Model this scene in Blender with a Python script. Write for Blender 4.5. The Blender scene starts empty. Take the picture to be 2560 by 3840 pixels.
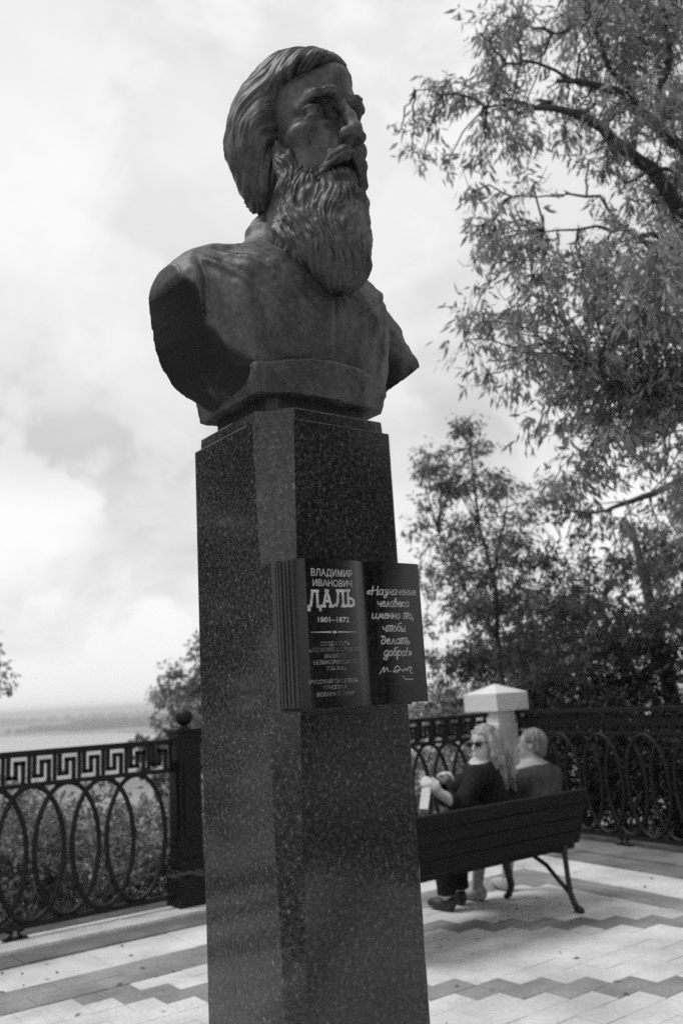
import bpy, bmesh, math, random
import numpy as np
from mathutils import Vector, Matrix

random.seed(7)
rng = np.random.default_rng(11)
SC = bpy.context.scene
COL = SC.collection
rad = math.radians

# ------------------------------------------------------------------ camera
cam_d = bpy.data.cameras.new('camera')
cam = bpy.data.objects.new('camera', cam_d)
COL.objects.link(cam)
SC.camera = cam
EYE = 1.6
PITCH, ROLL, FPX = 0.2037084, -0.0579553, 3325.0
cam_d.sensor_fit = 'HORIZONTAL'
cam_d.sensor_width = 24.0
cam_d.lens = FPX / 2560.0 * 24.0
cam_d.clip_start = 0.05
cam_d.clip_end = 60000.0
_f = Vector((0, math.cos(PITCH), math.sin(PITCH)))
_r0 = Vector((1, 0, 0)); _u0 = Vector((0, -math.sin(PITCH), math.cos(PITCH)))
_r = _r0 * math.cos(ROLL) + _u0 * math.sin(ROLL)
_u = -_r0 * math.sin(ROLL) + _u0 * math.cos(ROLL)
_m = Matrix((_r, _u, -_f)).transposed().to_4x4()
_m.translation = Vector((0, 0, EYE))
cam.matrix_world = _m
cam_d.dof.use_dof = True
cam_d.dof.focus_distance = 2.35
cam_d.dof.aperture_fstop = 3.0

# ------------------------------------------------------------------ sky and sun
SUN_EL, SUN_AZ = rad(60), rad(266)          # azimuth clockwise from +Y: light comes from the left and behind the fence
world = bpy.data.worlds.new('World')
SC.world = world
world.use_nodes = True
wt = world.node_tree; wn = wt.nodes; wl = wt.links
for n in list(wn): wn.remove(n)
def WN(t, **k):
    n = wn.new(t)
    for a, b in k.items(): setattr(n, a, b)
    return n
w_out = WN('ShaderNodeOutputWorld'); w_bg = WN('ShaderNodeBackground')
w_bg.inputs['Strength'].default_value = 0.1
sky = WN('ShaderNodeTexSky', sky_type='NISHITA', sun_disc=False)
sky.sun_elevation = SUN_EL; sky.sun_rotation = SUN_AZ
sky.dust_density = 3.0
bw = WN('ShaderNodeRGBToBW')
wl.new(sky.outputs[0], bw.inputs[0])
tc = WN('ShaderNodeTexCoord')
sep = WN('ShaderNodeSeparateXYZ'); wl.new(tc.outputs['Generated'], sep.inputs[0])
def WM(op, a, b=None, c=None, clamp=False):
    n = WN('ShaderNodeMath', operation=op, use_clamp=clamp)
    for i, v in enumerate((a, b, c)):
        if v is None: continue
        if isinstance(v, (int, float)): n.inputs[i].default_value = v
        else: wl.new(v, n.inputs[i])
    return n.outputs[0]
zc = WM('MAXIMUM', sep.outputs[2], 0.0)
den = WM('ADD', zc, 0.16)
cx = WM('DIVIDE', sep.outputs[0], den); cy = WM('DIVIDE', sep.outputs[1], den)
comb = WN('ShaderNodeCombineXYZ'); wl.new(cx, comb.inputs[0]); wl.new(cy, comb.inputs[1])
def WNOISE(vec, scale, detail, rough, dist, off):
    mp = WN('ShaderNodeMapping'); mp.inputs['Location'].default_value = off
    wl.new(vec, mp.inputs['Vector'])
    n = WN('ShaderNodeTexNoise'); n.inputs['Scale'].default_value = scale
    n.inputs['Detail'].default_value = detail; n.inputs['Roughness'].default_value = rough
    n.inputs['Distortion'].default_value = dist
    wl.new(mp.outputs[0], n.inputs['Vector'])
    return n.outputs[0]
def WRAMP(v, pts):
    n = WN('ShaderNodeValToRGB'); e = n.color_ramp.elements
    while len(e) < len(pts): e.new(0.5)
    for i, (p, c) in enumerate(pts):
        e[i].position = p; e[i].color = (c, c, c, 1)
    n.color_ramp.interpolation = 'EASE'
    wl.new(v, n.inputs[0]); return n.outputs[0]
# high layer: soft and nearly even, with a greyer belt at middle height; low layer: heaped cumulus with grey undersides
soft = WRAMP(WNOISE(comb.outputs[0], 1.1, 6, 0.55, 0.3, (3.1, 1.7, 0.4)), [(0.32, 6.5), (0.66, 8.1)])
belt = WRAMP(sep.outputs[2], [(0.10, 0.97), (0.27, 0.87), (0.36, 0.86), (0.54, 1.0)])
soft = WM('MULTIPLY', soft, belt)
puff_n = WNOISE(tc.outputs['Generated'], 5.6, 9, 0.54, 0.15, (9.2, 6.1, 0.9))
puff = WRAMP(puff_n, [(0.47, 0.0), (0.54, 1.0)])
shade_n = WNOISE(tc.outputs['Generated'], 5.6, 5, 0.5, 0.15, (9.2, 6.1, 0.868))
puff_c = WRAMP(shade_n, [(0.42, 6.3), (0.60, 7.9)])
grey = WRAMP(WNOISE(tc.outputs['Generated'], 4.2, 8, 0.6, 0.5, (1.3, 0.2, 5.2)), [(0.44, 1.0), (0.60, 0.86)])
lowmask = WRAMP(sep.outputs[2], [(0.0, 0.95), (0.20, 0.95), (0.27, 0.5), (0.50, 0.35), (0.75, 0.0)])
pm = WM('MULTIPLY', puff, lowmask)
def WMIX(f, a, b):
    n = WN('ShaderNodeMix', data_type='FLOAT')
    wl.new(f, n.inputs[0]); wl.new(a, n.inputs[2]); wl.new(b, n.inputs[3]); return n.outputs[0]
base_c = WM('MULTIPLY', soft, grey)
cl = WMIX(pm, base_c, puff_c)
blue = WM('MULTIPLY', bw.outputs[0], 1.0)
cover = WM('ADD', 0.9, 0.0)
cl = WMIX(cover, blue, cl)
haze_low = WRAMP(sep.outputs[2], [(0.0, 0.8), (0.14, 0.0)])
hz = WM('ADD', 6.9, 0.0)
cl = WMIX(haze_low, cl, hz)
# below the horizon the sky dome carries on as ground-level haze
below = WRAMP(WM('ADD', WM('MULTIPLY', sep.outputs[2], 8.0), 1.0), [(0.3, 0.35), (1.0, 1.0)])
cl = WM('MULTIPLY', cl, below)
wl.new(cl, w_bg.inputs['Color']); wl.new(w_bg.outputs[0], w_out.inputs[0])

sun_d = bpy.data.lights.new('sun', 'SUN'); sun_d.energy = 1.5; sun_d.angle = rad(22); sun_d.color = (1, 1, 1)
sun = bpy.data.objects.new('sun', sun_d); COL.objects.link(sun)
_sd = Vector((math.sin(SUN_AZ) * math.cos(SUN_EL), math.cos(SUN_AZ) * math.cos(SUN_EL), math.sin(SUN_EL)))
sun.rotation_euler = _sd.to_track_quat('Z', 'Y').to_euler()
sun.location = _sd * 50

SC.view_settings.view_transform = 'Standard'
SC.view_settings.look = 'None'
SC.view_settings.exposure = 0.42
SC.view_settings.gamma = 1.0
SC.view_settings.use_curve_mapping = False
SC.render.engine = 'CYCLES'
SC.cycles.use_denoising = False
SC.cycles.max_bounces = 6
SC.cycles.transparent_max_bounces = 8

# ------------------------------------------------------------------ frame of the terrace
TH = rad(37.384)
UX, UY = math.cos(TH), math.sin(TH)
def uv(u, v, z=0.0):                        # u runs along the left railing, v away from the camera
    return Vector((u * UX - v * UY, u * UY + v * UX, z))

# ------------------------------------------------------------------ helpers
def link(name, me, mat=None, parent=None):
    o = bpy.data.objects.new(name, me); COL.objects.link(o)
    if mat is not None and me is not None and len(me.materials) == 0: me.materials.append(mat)
    if parent is not None: o.parent = parent
    return o
def empty(name, loc=(0, 0, 0), rz=0.0):
    o = bpy.data.objects.new(name, None); COL.objects.link(o)
    o.location = loc; o.rotation_euler = (0, 0, rz); o.empty_display_size = 0.1
    return o
def tag(o, label=None, cat=None, group=None, kind=None):
    for k, v in (('label', label), ('category', cat), ('group', group), ('kind', kind)):
        if v: o[k] = v
    return o
def copy_tree(o, parent=None):
    c = o.copy(); COL.objects.link(c); c.parent = parent
    for ch in list(o.children): copy_tree(ch, c)
    return c
def mesh_from(name, V, F, smooth=False):
    me = bpy.data.meshes.new(name)
    me.from_pydata([tuple(v) for v in V], [], [tuple(f) for f in F])
    if smooth: me.polygons.foreach_set('use_smooth', [True] * len(me.polygons))
    me.update(); return me
def mesh_np(name, V, F, smooth=True):       # fast path: all faces have the same corner count
    V = np.asarray(V, np.float32); F = np.asarray(F, np.int32)
    n = F.shape[1]
    me = bpy.data.meshes.new(name)
    me.vertices.add(len(V)); me.vertices.foreach_set('co', V.ravel())
    me.loops.add(F.size); me.loops.foreach_set('vertex_index', F.ravel())
    me.polygons.add(len(F))
    me.polygons.foreach_set('loop_start', np.arange(0, F.size, n, dtype=np.int32))
    me.polygons.foreach_set('use_smooth', np.full(len(F), smooth))
    me.update(calc_edges=True); me.validate(); return me
class MB:
    """collects simple solids into one mesh"""
    def __init__(s): s.V = []; s.F = []
    def add(s, V, F):
        k = len(s.V); s.V += [Vector(v) for v in V]; s.F += [[i + k for i in f] for f in F]; return s
    def box(s, c, h, ax=None):              # centre, half sizes, optional 3 axes
        ax = ax or (Vector((1, 0, 0)), Vector((0, 1, 0)), Vector((0, 0, 1)))
        c = Vector(c); V = []
        for i in (-1, 1):
            for j in (-1, 1):
                for k in (-1, 1): V.append(c + ax[0] * i * h[0] + ax[1] * j * h[1] + ax[2] * k * h[2])
        return s.add(V, [(0, 1, 3, 2), (4, 6, 7, 5), (0, 4, 5, 1), (2, 3, 7, 6), (0, 2, 6, 4), (1, 5, 7, 3)])
    def tube(s, pts, r, n=8, closed=False, flat=1.0):
        pts = [Vector(p) for p in pts]; m = len(pts)
        rr = r if isinstance(r, (list, tuple)) else [r] * m
        V = []; up0 = Vector((0, 0, 1)); prev = None
        for i, p in enumerate(pts):
            a = pts[(i - 1) % m] if (closed or i > 0) else p
            b = pts[(i + 1) % m] if (closed or i < m - 1) else p
            t = (b - a).normalized()
            if prev is None:
                ref = up0 if abs(t.z) < 0.9 else Vector((1, 0, 0))
                x = t.cross(ref).normalized()
            else:
                x = (prev - t * prev.dot(t))
                x = x.normalized() if x.length > 1e-6 else t.cross(up0).normalized()
            prev = x; y = t.cross(x)
            for k in range(n):
                w = 2 * math.pi * k / n
                V.append(p + (x * math.cos(w) + y * math.sin(w) * flat) * rr[i])
        F = []
        for i in range(m if closed else m - 1):
            for k in range(n):
                a = i * n + k; b = i * n + (k + 1) % n; c = ((i + 1) % m) * n + (k + 1) % n; d = ((i + 1) % m) * n + k
                F.append((a, b, c, d))
        if not closed:
            F.append(tuple(range(n - 1, -1, -1))); F.append(tuple((m - 1) * n + k for k in range(n)))
        return s.add(V, F)
    def lathe(s, prof, n=20, c=(0, 0, 0)):  # (r, z) from bottom to top
        c = Vector(c); V = []; F = []
        for r, z in prof:
            for k in range(n):
                w = 2 * math.pi * k / n; V.append(c + Vector((r * math.cos(w), r * math.sin(w), z)))
        for i in range(len(prof) - 1):
            for k in range(n):
                F.append((i * n + k, i * n + (k + 1) % n, (i + 1) * n + (k + 1) % n, (i + 1) * n + k))
        F.append(tuple(range(n - 1, -1, -1))); F.append(tuple((len(prof) - 1) * n + k for k in range(n)))
        return s.add(V, F)
    def prism(s, poly, z0, z1, poly1=None): # stacked polygon, optional different top outline
        n = len(poly); q = poly1 or poly
        V = [Vector((x, y, z0)) for x, y in poly] + [Vector((x, y, z1)) for x, y in q]
        F = [tuple(range(n - 1, -1, -1)), tuple(range(n, 2 * n))] + [(i, (i + 1) % n, n + (i + 1) % n, n + i) for i in range(n)]
        return s.add(V, F)
    def mesh(s, name, smooth=False, bevel=0.0, seg=2):
        me = mesh_from(name, s.V, s.F, smooth)
        if bevel > 0:
            bm = bmesh.new(); bm.from_mesh(me)
            bmesh.ops.recalc_face_normals(bm, faces=bm.faces)
            es = [e for e in bm.edges if e.is_manifold and e.calc_face_angle(0) > 0.5]
            bmesh.ops.bevel(bm, geom=es, offset=bevel, segments=seg, affect='EDGES', profile=0.6)
            bm.to_mesh(me); bm.free()
        return me
    def build(s, name, mat, parent=None, smooth=False, bevel=0.0, seg=2):
        return link(name, s.mesh(name, smooth, bevel, seg), mat, parent)

# ------------------------------------------------------------------ materials
MATS = {}
def material(name, lo, hi, rough=0.6, scale=8.0, detail=6.0, stretch=(1, 1, 1), bump=0.0, bscale=None, metal=0.0, spec=0.5,
             rlo=None, fine=None, ramp=(0.35, 0.65), trans=0.0):
    """grey procedural surface: noise between two values, optional fine speckle and bump, in object space"""
    m = bpy.data.materials.new(name); m.use_nodes = True; MATS[name] = m
    t = m.node_tree; N = t.nodes; L = t.links
    b = N['Principled BSDF']
    b.inputs['Metallic'].default_value = metal
    b.inputs['Specular IOR Level'].default_value = spec
    tcn = N.new('ShaderNodeTexCoord'); mp = N.new('ShaderNodeMapping'); mp.inputs['Scale'].default_value = stretch
    L.new(tcn.outputs['Object'], mp.inputs['Vector'])
    no = N.new('ShaderNodeTexNoise'); no.inputs['Scale'].default_value = scale; no.inputs['Detail'].default_value = detail
    no.inputs['Roughness'].default_value = 0.6
    L.new(mp.outputs[0], no.inputs['Vector'])
    cr = N.new('ShaderNodeValToRGB'); e = cr.color_ramp.elements
    e[0].position, e[1].position = ramp; e[0].color = (lo, lo, lo, 1); e[1].color = (hi, hi, hi, 1)
    L.new(no.outputs[0], cr.inputs[0]); colour = cr.outputs[0]
    if fine:                                # (scale, amount 0..1)
        f = N.new('ShaderNodeTexNoise'); f.inputs['Scale'].default_value = fine[0]; f.inputs['Detail'].default_value = 3
        L.new(mp.outputs[0], f.inputs['Vector'])
        fr = N.new('ShaderNodeMapRange'); fr.inputs[1].default_value = 0.3; fr.inputs[2].default_value = 0.7
        fr.inputs[3].default_value = 1 - fine[1]; fr.inputs[4].default_value = 1 + fine[1]
        L.new(f.outputs[0], fr.inputs[0])
        mx = N.new('ShaderNodeMix'); mx.data_type = 'RGBA'; mx.blend_type = 'MULTIPLY'; mx.inputs[0].default_value = 1
        L.new(colour, mx.inputs[6]); L.new(fr.outputs[0], mx.inputs[7]); colour = mx.outputs[2]
    L.new(colour, b.inputs['Base Color'])
    if rlo is not None:
        rr = N.new('ShaderNodeMapRange'); rr.inputs[3].default_value = rlo; rr.inputs[4].default_value = rough
        L.new(no.outputs[0], rr.inputs[0]); L.new(rr.outputs[0], b.inputs['Roughness'])
    else: b.inputs['Roughness'].default_value = rough
    if bump:
        bn = N.new('ShaderNodeTexNoise'); bn.inputs['Scale'].default_value = bscale or scale * 4; bn.inputs['Detail'].default_value = 5
        L.new(mp.outputs[0], bn.inputs['Vector'])
        bu = N.new('ShaderNodeBump'); bu.inputs['Strength'].default_value = bump; bu.inputs['Distance'].default_value = 0.003
        L.new(bn.outputs[0], bu.inputs['Height']); L.new(bu.outputs[0], b.inputs['Normal'])
    return m
# ================================================================== bronze bust (signed distance fields meshed with surface nets)
K = 0.75                                    # the monument was measured at 2.7 m; it stands nearer and is that much smaller
EYEV = Vector((0, 0, EYE))
def near(p): return EYEV + (Vector(p) - EYEV) * K
TOP = near((-0.1670, 3.0589, 2.4914))       # centre of the pedestal's top
def smin(a, b, k):
    h = np.clip(0.5 + 0.5 * (b - a) / k, 0, 1); return b * (1 - h) + a * h - k * h * (1 - h)
def smax(a, b, k): return -smin(-a, -b, k)
def ell(P, c, r):
    x, y, z = (P[0] - c[0]), (P[1] - c[1]), (P[2] - c[2])
    k0 = np.sqrt((x / r[0]) ** 2 + (y / r[1]) ** 2 + (z / r[2]) ** 2)
    k1 = np.sqrt((x / r[0] ** 2) ** 2 + (y / r[1] ** 2) ** 2 + (z / r[2] ** 2) ** 2) + 1e-9
    return k0 * (k0 - 1.0) / k1
def cap(P, a, b, ra, rb=None):
    rb = ra if rb is None else rb
    a = np.array(a, float); b = np.array(b, float); d = b - a; L2 = d @ d
    x, y, z = P[0] - a[0], P[1] - a[1], P[2] - a[2]
    t = np.clip((x * d[0] + y * d[1] + z * d[2]) / L2, 0, 1)
    return np.sqrt((x - t * d[0]) ** 2 + (y - t * d[1]) ** 2 + (z - t * d[2]) ** 2) - (ra + (rb - ra) * t)
def chain(P, pts, rs, k):
    d = None
    for i in range(len(pts) - 1):
        e = cap(P, pts[i], pts[i + 1], rs[i], rs[i + 1]); d = e if d is None else smin(d, e, k)
    return d
def rbox(P, c, h, r):
    q = [np.abs(P[i] - c[i]) - (h[i] - r) for i in range(3)]
    o = np.sqrt(np.maximum(q[0], 0) ** 2 + np.maximum(q[1], 0) ** 2 + np.maximum(q[2], 0) ** 2)
    return o + np.minimum(np.maximum(q[0], np.maximum(q[1], q[2])), 0) - r
def grid(lo, hi, h):
    ax = [np.arange(l, m + h, h, dtype=np.float32) for l, m in zip(lo, hi)]
    return (ax[0][:, None, None], ax[1][None, :, None], ax[2][None, None, :])
def nets(S, lo, h):
    S = np.ascontiguousarray(S, np.float32)
    neg = S < 0
    n = [s - 1 for s in S.shape]
    offs = [(i, j, k) for i in (0, 1) for j in (0, 1) for k in (0, 1)]
    cnt = np.zeros(n, np.int8)
    for i, j, k in offs: cnt += neg[i:n[0] + i, j:n[1] + j, k:n[2] + k]
    act = np.argwhere((cnt > 0) & (cnt < 8))
    idx = -np.ones(n, np.int64); idx[act[:, 0], act[:, 1], act[:, 2]] = np.arange(len(act))
    c = np.stack([S[act[:, 0] + i, act[:, 1] + j, act[:, 2] + k] for i, j, k in offs], 1)
    acc = np.zeros((len(act), 3)); w = np.zeros(len(act))
    O_ = np.array(offs, float)
    for a in range(8):
        for b in range(a + 1, 8):
            if np.abs(O_[a] - O_[b]).sum() != 1: continue
            m = (c[:, a] < 0) != (c[:, b] < 0)
            t = c[m, a] / (c[m, a] - c[m, b])
            acc[m] += O_[a] + (O_[b] - O_[a]) * t[:, None]; w[m] += 1
    V = (act + acc / w[:, None]) * h + np.array(lo)
    F = []
    for ax in range(3):
        b_, c_ = [x for x in range(3) if x != ax]
        sl0 = [slice(None)] * 3; sl1 = [slice(None)] * 3
        sl0[ax] = slice(0, -1); sl1[ax] = slice(1, None)
        A0 = neg[tuple(sl0)]; A1 = neg[tuple(sl1)]
        e = np.argwhere(A0 != A1)
        ok = (e[:, b_] > 0) & (e[:, c_] > 0) & (e[:, b_] < n[b_]) & (e[:, c_] < n[c_])
        e = e[ok]; s = A0[e[:, 0], e[:, 1], e[:, 2]]
        q = []
        for db, dc in ((1, 1), (0, 1), (0, 0), (1, 0)):
            g = e.copy(); g[:, b_] -= db; g[:, c_] -= dc
            q.append(idx[g[:, 0], g[:, 1], g[:, 2]])
        q = np.stack(q, 1)
        if ax == 1: s = ~s
        q[~s] = q[~s][:, ::-1]
        F.append(q)
    return V, np.concatenate(F)
def vnorm(V, F):
    n = np.cross(V[F[:, 2]] - V[F[:, 0]], V[F[:, 3]] - V[F[:, 1]])
    N = np.zeros_like(V)
    for k in range(4): np.add.at(N, F[:, k], n)
    return N / (np.linalg.norm(N, axis=1, keepdims=True) + 1e-12)
def relax(V, F, it=1):
    for _ in range(it):
        acc = np.zeros_like(V); w = np.zeros(len(V))
        for k in range(4):
            np.add.at(acc, F[:, k], V[F[:, (k + 1) % 4]]); np.add.at(acc, F[:, k], V[F[:, (k + 3) % 4]]); np.add.at(w, F[:, k], 2)
        V = 0.5 * V + 0.5 * acc / w[:, None]
    return V
def _hash(i, j, k, s):
    h = (i * 374761393 + j * 668265263 + k * 2147483647 + s * 974711) & 0xFFFFFFFF
    h = ((h ^ (h >> 13)) * 1274126177) & 0xFFFFFFFF
    return ((h ^ (h >> 16)) & 0xFFFF) / 32767.5 - 1.0
def vnoise(x, y, z, s=0):
    x, y, z = np.broadcast_arrays(x, y, z)
    i, j, k = np.floor(x).astype(np.int64), np.floor(y).astype(np.int64), np.floor(z).astype(np.int64)
    fx, fy, fz = x - i, y - j, z - k
    fx, fy, fz = [f * f * (3 - 2 * f) for f in (fx, fy, fz)]
    r = 0
    for a in (0, 1):
        for b in (0, 1):
            for c in (0, 1):
                r = r + _hash(i + a, j + b, k + c, s) * (fx if a else 1 - fx) * (fy if b else 1 - fy) * (fz if c else 1 - fz)
    return r
def fbm(x, y, z, s=0, o=3):
    r = 0; a = 1.0
    for q in range(o):
        r = r + a * vnoise(x * 2 ** q, y * 2 ** q, z * 2 ** q, s + q); a *= 0.5
    return r

# --- head, in millimetres of a life-size head: face towards -y, origin between the eyes' height and the ears
def face_field(P):
    x, y, z = P; ax = np.abs(x)
    M = (ax, y, z)
    d = ell(P, (0, 6, 34), (68, 90, 82))
    d = smin(d, ell(P, (0, -30, 40), (58, 58, 50)), 18)
    d = smin(d, ell(P, (0, -24, -50), (54, 62, 74)), 22)
    d = smin(d, ell(M, (41, -52, -24), (20, 22, 14)), 18)              # cheekbones
    d = smin(d, chain(M, [(3, -84, 17), (20, -85, 22.5), (35, -76, 21), (45, -58, 10)], [7.5, 9, 8.5, 6], 5), 9)   # brow ridge
    d = smin(d, cap(P, (0, -84, 30), (0, -82, 58), 10, 18), 22)
    d = smax(d, -ell(M, (31, -98, 3.5), (21, 37, 15.5)), 5)              # eye hollows
    d = smax(d, -ell(M, (15, -92, 2), (8, 17, 13)), 7)
    d = smin(d, chain(P, [(0, -84, 17), (0, -91, 6), (0, -102, -14), (0, -107, -34)], [8, 7, 7.5, 9], 6), 7)  # nose
    d = smin(d, ell(P, (0, -108, -38), (9.5, 10.5, 9.5)), 5)
    d = smin(d, ell(M, (12, -101, -42), (7.5, 11, 8)), 5)
    d = smin(d, ell(P, (0, -88, -44), (13, 15, 12)), 8)
    d = smax(d, -ell(M, (6.8, -103, -51.5), (4.2, 7, 5.5)), 3)         # nostrils
    d = smax(d, -cap(M, (18, -93, -35), (29, -80, -58), 3.5, 4), 8)    # fold beside the nose
    d = smax(d, -ell(M, (42, -82, -52), (12, 13, 19)), 16)             # hollow cheeks
    d = smin(d, cap(M, (0, -84, -80), (15, -80, -80), 4, 3), 5)        # lips
    ey = ell(M, (31, -67.5, -1), (13.5, 12.5, 12))
    lid = np.maximum(ell(M, (31, -67.5, 0), (16.5, 15.5, 14)), np.minimum(np.maximum(-(z - 3.5), z - 11), np.maximum(z + 7.0, -(z + 13))))
    d = smin(d, ey, 2); d = smin(d, lid, 2.5)
    d = smax(d, -ell(M, (30.5, -81.5, -0.5), (3.6, 4.5, 3.6)), 1.5)    # drilled pupils
    d = smin(d, cap(M, (20, -78, -15), (41, -64, -14), 2.6, 2.2), 7)   # lower lid bag
    d = smin(d, cap(P, (0, 16, -60), (0, 24, -175), 50, 58), 18)       # neck
    return d
def hairline(x, z):                          # y of the hair's front edge at height z
    zz = np.array([-140, -90, -50, -20, 10, 35, 50, 62, 74, 90, 130, 190.])
    yy = np.array([22, 14, 0, -14, -25, -32, -42, -62, -92, -112, -125, -130.])
    return np.interp(z, zz, yy)
def hair_field(P):
    x, y, z = P; ax = np.abs(x); M = (ax, y, z)
    d = ell(P, (-7, 10, 46), (80, 100, 92))
    d = smin(d, ell(P, (-12, -46, 62), (50, 56, 45)), 18)               # swept front
    d = smin(d, ell(M, (61, 22, 13), (36, 54, 61)), 24)                # full sides over the ears
    d = smin(d, ell(P, (0, 58, -4), (75, 46, 72)), 24)
    d = smin(d, ell(M, (42, 34, -50), (34, 42, 36)), 20)               # ends at the nape
    yh = hairline(ax, z)
    wav = 4.5 * vnoise(x * 0.05, y * 0.03, z * 0.05, 5)
    d = smax(d, (yh + wav - y) * 0.8, 7)
    d = smax(d, (-88 + 0.25 * (ax - 40) - z) * 0.9 + 4 * vnoise(x * .06, y * .06, 0 * z, 9), 10)
    return d
def beard_field(P):
    x, y, z = P; x = x + 9 * np.clip((-70 - z) / 80, 0, 1); ax = np.abs(x); M = (ax, y, z); P = (x, y, z)
    d = ell(P, (-2, -41, -112), (45, 47, 62))
    d = smin(d, ell(P, (-4, -57, -168), (47, 43, 62)), 24)
    d = smin(d, ell(P, (-2, -60, -202), (38, 37, 42)), 16)
    d = smin(d, chain(M, [(57, -10, -14), (51, -24, -56), (44, -36, -100)], [4, 15, 23], 14), 20)   # whiskers up to the temples
    d = smin(d, ell(M, (34, -22, -150), (30, 40, 54)), 20)
    d = smin(d, cap(P, (0, -79, -90), (0, -85, -114), 13, 14), 10)     # tuft under the lip
    d = smax(d, -ell(M, (16, -100, -106), (9, 15, 11)), 6)
    d = smax(d, -ell(P, (0, -102, -86), (15, 12, 3.5)), 5)             # mouth stays clear
    d = smax(d, z - (-30 + 0 * x) - np.clip((ax - 44) * 3.0, -50, 40), 12)
    return d
def moustache_field(P):
    x, y, z = P; ax = np.abs(x); M = (ax, y, z)
    return chain(M, [(2, -95, -62), (11, -94, -64.5), (22, -86, -71), (31, -74, -86), (36, -62, -104)], [6.5, 8.5, 8.5, 7, 5], 6)
def eyebrow_field(P):
    x, y, z = P; ax = np.abs(x); M = (ax, y, z)
    return chain(M, [(8, -92, 16), (22, -94, 22.5), (36, -83, 21), (45, -62, 10)], [5.0, 7.0, 6.2, 2.5], 4)
HS = 2.696; HT = np.array([0.036, -0.127, 1.115])
_ya, _ti, _ro = rad(0.55), rad(-2.79), rad(-1.98)
_Rz = np.array([[math.cos(_ya), -math.sin(_ya), 0], [math.sin(_ya), math.cos(_ya), 0], [0, 0, 1]])
_Rx = np.array([[1, 0, 0], [0, math.cos(_ti), -math.sin(_ti)], [0, math.sin(_ti), math.cos(_ti)]])
_Ry = np.array([[math.cos(_ro), 0, math.sin(_ro)], [0, 1, 0], [-math.sin(_ro), 0, math.cos(_ro)]])
HR = _Rz @ _Rx @ _Ry
def head_to_bust(V): return ((HR @ (V.T * 0.001 * HS)).T + HT) * K
def sdf_part(name, field, lo, hi, h, disp, mat, parent, to=head_to_bust, rel=1, mask=None):
    S = field(grid(lo, hi, h)); V, F = nets(np.broadcast_to(S, S.shape), lo, h)
    V = relax(V, F, rel)
    N = vnorm(V, F)
    if disp is not None: V = V + N * disp(V, N)[:, None]
    o = link(name, mesh_np(name, to(V), F), mat, parent)
    if mask is not None:
        at = o.data.attributes.new('cut_face', 'FLOAT', 'POINT'); at.data.foreach_set('value', mask(V, N).astype(np.float32))
    return o
def disp_face(V, N):
    x, y, z = V.T
    return 0.5 * fbm(x * .05, y * .05, z * .05, 1) + 0.2 * vnoise(x * .3, y * .3, z * .3, 2)
def disp_hair(V, N):
    x, y, z = V.T
    # strands fan out from the front of the crown, over the top and down the sides
    a = np.array([0, -0.72, 0.69]); p = np.stack([x, y - 10, z - 40], 1); p /= np.linalg.norm(p, axis=1, keepdims=True)
    ca = p @ a; e1 = np.array([1, 0, 0.]); e2 = np.cross(a, e1)
    az = np.arctan2(p @ e1, p @ e2); an = np.arccos(np.clip(ca, -1, 1))
    wv = az + 0.16 * np.sin(an * 5 + az * 2) + 0.12 * vnoise(x * .02, y * .02, z * .02, 3)
    cut = np.clip((an - 0.10) / 0.35, 0, 1)
    C, D = np.cos(wv), np.sin(wv)
    s1 = vnoise(C * 6.5, D * 6.5, an * 1.8, 11); s2 = vnoise(C * 12.5, D * 12.5, an * 2.6, 12); s3 = vnoise(C * 22, D * 22, an * 4.5, 13)
    return cut * (1.7 * s1 + 1.2 * (0.5 - np.abs(s2)) * 2 + 1.5 * s3) + 1.6 * vnoise(x * .06, y * .06, z * .06, 14)
def disp_beard(V, N):
    x, y, z = V.T
    az = np.arctan2(x, -(y + 30)); r = np.sqrt(x ** 2 + (y + 30) ** 2)
    wv = az + 0.13 * np.sin(z * 0.055 + az * 3) + 0.22 * vnoise(x * .03, y * .03, z * .022, 21)
    s1 = vnoise(wv * 6, z * .02, 0 * x, 22); s2 = vnoise(wv * 14, z * .038, 0 * x, 23); s3 = vnoise(wv * 32, z * .07, 0 * x, 24)
    up = np.clip((z + 215) / 90, 0.1, 1)
    lum = fbm(x * .05, y * .05, z * .045, 25, 3)
    return 1.4 * s1 + 1.5 * (0.5 - np.abs(s2)) * 2 + 2.4 * s3 + up * (3.4 * lum + 2.2 * vnoise(x * .11, y * .11, z * .085, 27)) + 1.0
def disp_brow(V, N):
    x, y, z = V.T
    return 1.6 * vnoise(x * .16, y * .1, z * .35, 31) + 0.8 * vnoise(x * .4, y * .2, z * .6, 32)
def disp_mous(V, N):
    x, y, z = V.T; ax = np.abs(x)
    return 2.6 * vnoise(ax * .07 + z * .02, (z + ax * .6) * .17, 0 * x, 41) + 1.2 * vnoise(ax * .1, (z + ax * .6) * .4, 0 * x, 42)

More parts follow.
